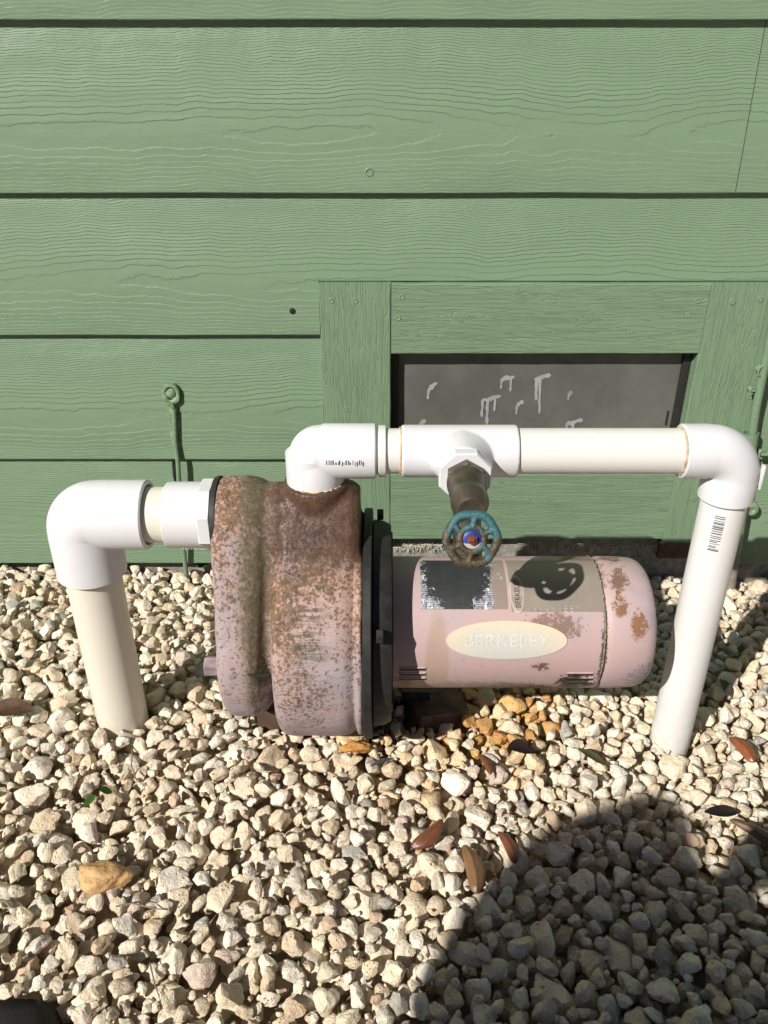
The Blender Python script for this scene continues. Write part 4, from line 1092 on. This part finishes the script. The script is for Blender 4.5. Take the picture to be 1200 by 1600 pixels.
# vent slots low on the drum
def vent(px0, px1, ys):
    for py in ys:
        x0, a0 = cyl(px0, py); x1, _ = cyl(px1, py)
        bm = bmesh.new(); patch_ = [[bm.verts.new(onc(x0 + (x1 - x0) * i / 6, a0 + da, RM + dr)) for da, dr in ((-.026, .0006), (-.022, .0010), (.014, .0010), (.018, .0003))] for i in range(7)]
        for A_, B_ in zip(patch_, patch_[1:]):
            for k in range(3): bm.faces.new((A_[k], B_[k], B_[k + 1], A_[k + 1]))
        obj('vent_slot', bm, M['slot'], mot)
        bm = bmesh.new(); sweep(bm, [onc(x0 + (x1 - x0) * i / 6, a0 + .026, RM + .0003) for i in range(7)], .0011, 8); obj('vent_lip', bm, M['motor'], mot)
vent(624, 665, (1045, 1053, 1060)); vent(886, 926, (1053, 1060, 1066))
# motor foot
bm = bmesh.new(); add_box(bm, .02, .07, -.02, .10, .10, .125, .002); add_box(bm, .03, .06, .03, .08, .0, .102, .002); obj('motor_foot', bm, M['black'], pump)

# ------------------------------------------------------------------ the photographer, outside the frame but for one shoe
skin = simple('skin', (.42, .25, .17), .5, 0, 60, .0003, .1)
def skinned(name, joints, edges, mat, parent, root=0, sub=2):
    me = bpy.data.meshes.new(name); me.from_pydata([j[:3] for j in joints], edges, [])
    o = bpy.data.objects.new(name, me); C.objects.link(o); me.materials.append(mat)
    md = o.modifiers.new('skin', 'SKIN'); md.use_smooth_shade = True
    for i, j in enumerate(joints):
        r = j[3] if hasattr(j[3], '__len__') else (j[3], j[3]); me.skin_vertices[0].data[i].radius = r
        me.skin_vertices[0].data[i].use_root = (i == root)
    s_ = o.modifiers.new('sub', 'SUBSURF'); s_.levels = sub; s_.render_levels = sub
    if parent: o.parent = parent; o.location = -parent.location
    return o
per = thing('person', (-.58, -1.22, 0), 'crouching photographer in dark clothes, only one black shoe tip at lower left in view', 'person')
J = [(-.60, -1.42, .40, (.15, .13)), (-.605, -1.41, .56, (.14, .11)), (-.605, -1.385, .70, (.15, .11)), (-.60, -1.34, .79, (.085, .075)), (-.598, -1.275, .885, (.052, .052)), (-.597, -1.24, .96, (.075, .085)), (-.597, -1.235, 1.035, (.078, .09)),
     (-.70, -1.36, .755, .06), (-.52, -1.12, .60, .070), (-.33, -.98, .68, .062), (-.25, -.87, .735, .040),
     (-.50, -1.38, .765, .075), (-.34, -1.10, .62, .072), (-.165, -.935, .70, .052), (-.115, -.875, .755, .036),
     (-.68, -1.36, .36, .10), (-.46, -.93, .47, .068), (-.38, -.66, .12, .043), (-.345, -.60, .04, .045),
     (-.50, -1.38, .35, .10), (-.24, -1.04, .44, .070), (-.22, -1.22, .10, .045), (-.2, -1.12, .04, .045)]
J = [(a, b - (.06 if k < 13 else .03 if k < 15 else 0), c, d) for k, (a, b, c, d) in enumerate(J)]
J = [(a - (.055 if k in (4, 5, 6) else .03 if k < 4 else 0), b + (.035 if k in (4, 5, 6) else .02 if k < 4 else 0), c, d) for k, (a, b, c, d) in enumerate(J)]
E_ = [(0, 1), (1, 2), (2, 3), (3, 4), (4, 5), (5, 6), (2, 7), (7, 8), (8, 9), (9, 10), (2, 11), (11, 12), (12, 13), (13, 14), (0, 15), (15, 16), (16, 17), (17, 18), (0, 19), (19, 20), (20, 21), (21, 22)]
cloth = simple('dark_clothes', (.03, .032, .04), .85, 0, 40, .002, .2)
body = skinned('body', J, E_, cloth, per)
hd = bmesh.new(); bmesh.ops.create_uvsphere(hd, u_segments=32, v_segments=20, radius=1)
for v_ in hd.verts:                                     # head with jaw, nose and brow, turned to the pump
    c = v_.co; f_ = max(0, c.y)
    c.x *= .074 * (1 - .18 * max(0, -c.z)); 
    yy = c.y * .095; zz = c.z * .115
    if c.y > .8 and abs(c.x) < .012 and -.35 < c.z < .1: yy += .016
    if c.y > .7 and .12 < c.z < .3 and abs(c.x) > .015: yy -= .006
    c.y, c.z = yy, zz
bmesh.ops.transform(hd, matrix=Matrix.Translation((-.647, -1.25, 1.015)) @ Matrix.Rotation(-.7, 4, 'Z') @ Matrix.Rotation(-.35, 4, 'X'), verts=hd.verts)
obj('head', hd, skin, per, ang=80)
hr = bmesh.new(); bmesh.ops.create_uvsphere(hr, u_segments=28, v_segments=18, radius=1)
for v_ in hr.verts:
    c = v_.co
    if c.z < 0: c.z *= 1.6
    c.x *= .098; c.y = c.y * .098 - .022; c.z *= .118
    c += Vector((math.sin(c.z * 90) * .002, 0, 0))
bmesh.ops.transform(hr, matrix=Matrix.Translation((-.652, -1.26, 1.025)) @ Matrix.Rotation(-.7, 4, 'Z'), verts=hr.verts)
obj('hair', hr, simple('dark_brown_hair', (.03, .018, .012), .6, 0, 90, .002, .3), per, ang=80)
def hand(base, dirv, palm_n, s=1.0):
    base = Vector(base); d_ = Vector(dirv).normalized(); nrm = Vector(palm_n).normalized(); nrm = (nrm - d_ * nrm.dot(d_)).normalized(); sd_ = d_.cross(nrm)
    Jn = [(*base, .026), (*(base + d_ * .045), (.036, .018)), (*(base + d_ * .08), (.038, .014))]; Ed = [(0, 1), (1, 2)]
    for k, (off, ln) in enumerate(((-.030, .062), (-.010, .072), (.010, .068), (.029, .052))):
        p = base + d_ * .078 + sd_ * off; i0 = len(Jn); q = p + d_ * ln * .5 + nrm * .008; r_ = q + d_ * ln * .35 + nrm * .024
        Jn += [(*p, .0095), (*q, .0088), (*r_, .0075)]; Ed += [(2, i0), (i0, i0 + 1), (i0 + 1, i0 + 2)]
    i0 = len(Jn); p = base + d_ * .03 - sd_ * .034; q = p + d_ * .032 - sd_ * .022 + nrm * .012; r_ = q + d_ * .028 + nrm * .012
    Jn += [(*p, .014), (*q, .011), (*r_, .009)]; Ed += [(1, i0), (i0, i0 + 1), (i0 + 1, i0 + 2)]
    return skinned('hand', Jn, Ed, skin, per, 1)
hand((-.112, -.902, .757), (.55, .35, .5), (.6, -.2, -.5)); hand((-.245, -.925, .737), (.8, .2, .1), (0, .6, .6))
def shoe(cx, y0, y1, wd):
    bm = bmesh.new(); rings = []; n = 20; m = 18
    for i in range(m + 1):
        u = i / m; y = y0 + (y1 - y0) * u
        hh = .085 - .035 * min(1, u * 1.6) if u < .75 else .050 * math.sqrt(max(0, 1 - ((u - .75) / .25) ** 2.2)) + .004
        ww = wd / 2 * (.78 + .25 * math.sin(PI * min(1, u * .9 + .05))) * (math.sqrt(max(0, 1 - ((u - .72) / .28) ** 2)) if u > .72 else 1) + .003
        if u < .08: ww *= .8
        rings.append([bm.verts.new((cx + ww * (abs(math.cos(a)) ** .7) * (1 if math.cos(a) > 0 else -1), y, .004 + max(0, math.sin(a)) ** .8 * hh + min(0, math.sin(a)) * .012)) for a in [2 * PI * k / n for k in range(n)]])
    for A_, B_ in zip(rings, rings[1:]):
        for k in range(n): bm.faces.new((A_[k], A_[(k + 1) % n], B_[(k + 1) % n], B_[k]))
    bm.faces.new(rings[0][::-1]); bm.faces.new(rings[-1]); return bm
bl = simple('black_shoe_mesh', (.018, .018, .020), .75, 0, 500, .0012, .3)
obj('shoe', shoe(-.325, -.64, -.338, .112), bl, per, ang=60); obj('shoe', shoe(-.20, -1.26, -.99, .10), bl, per, ang=60)
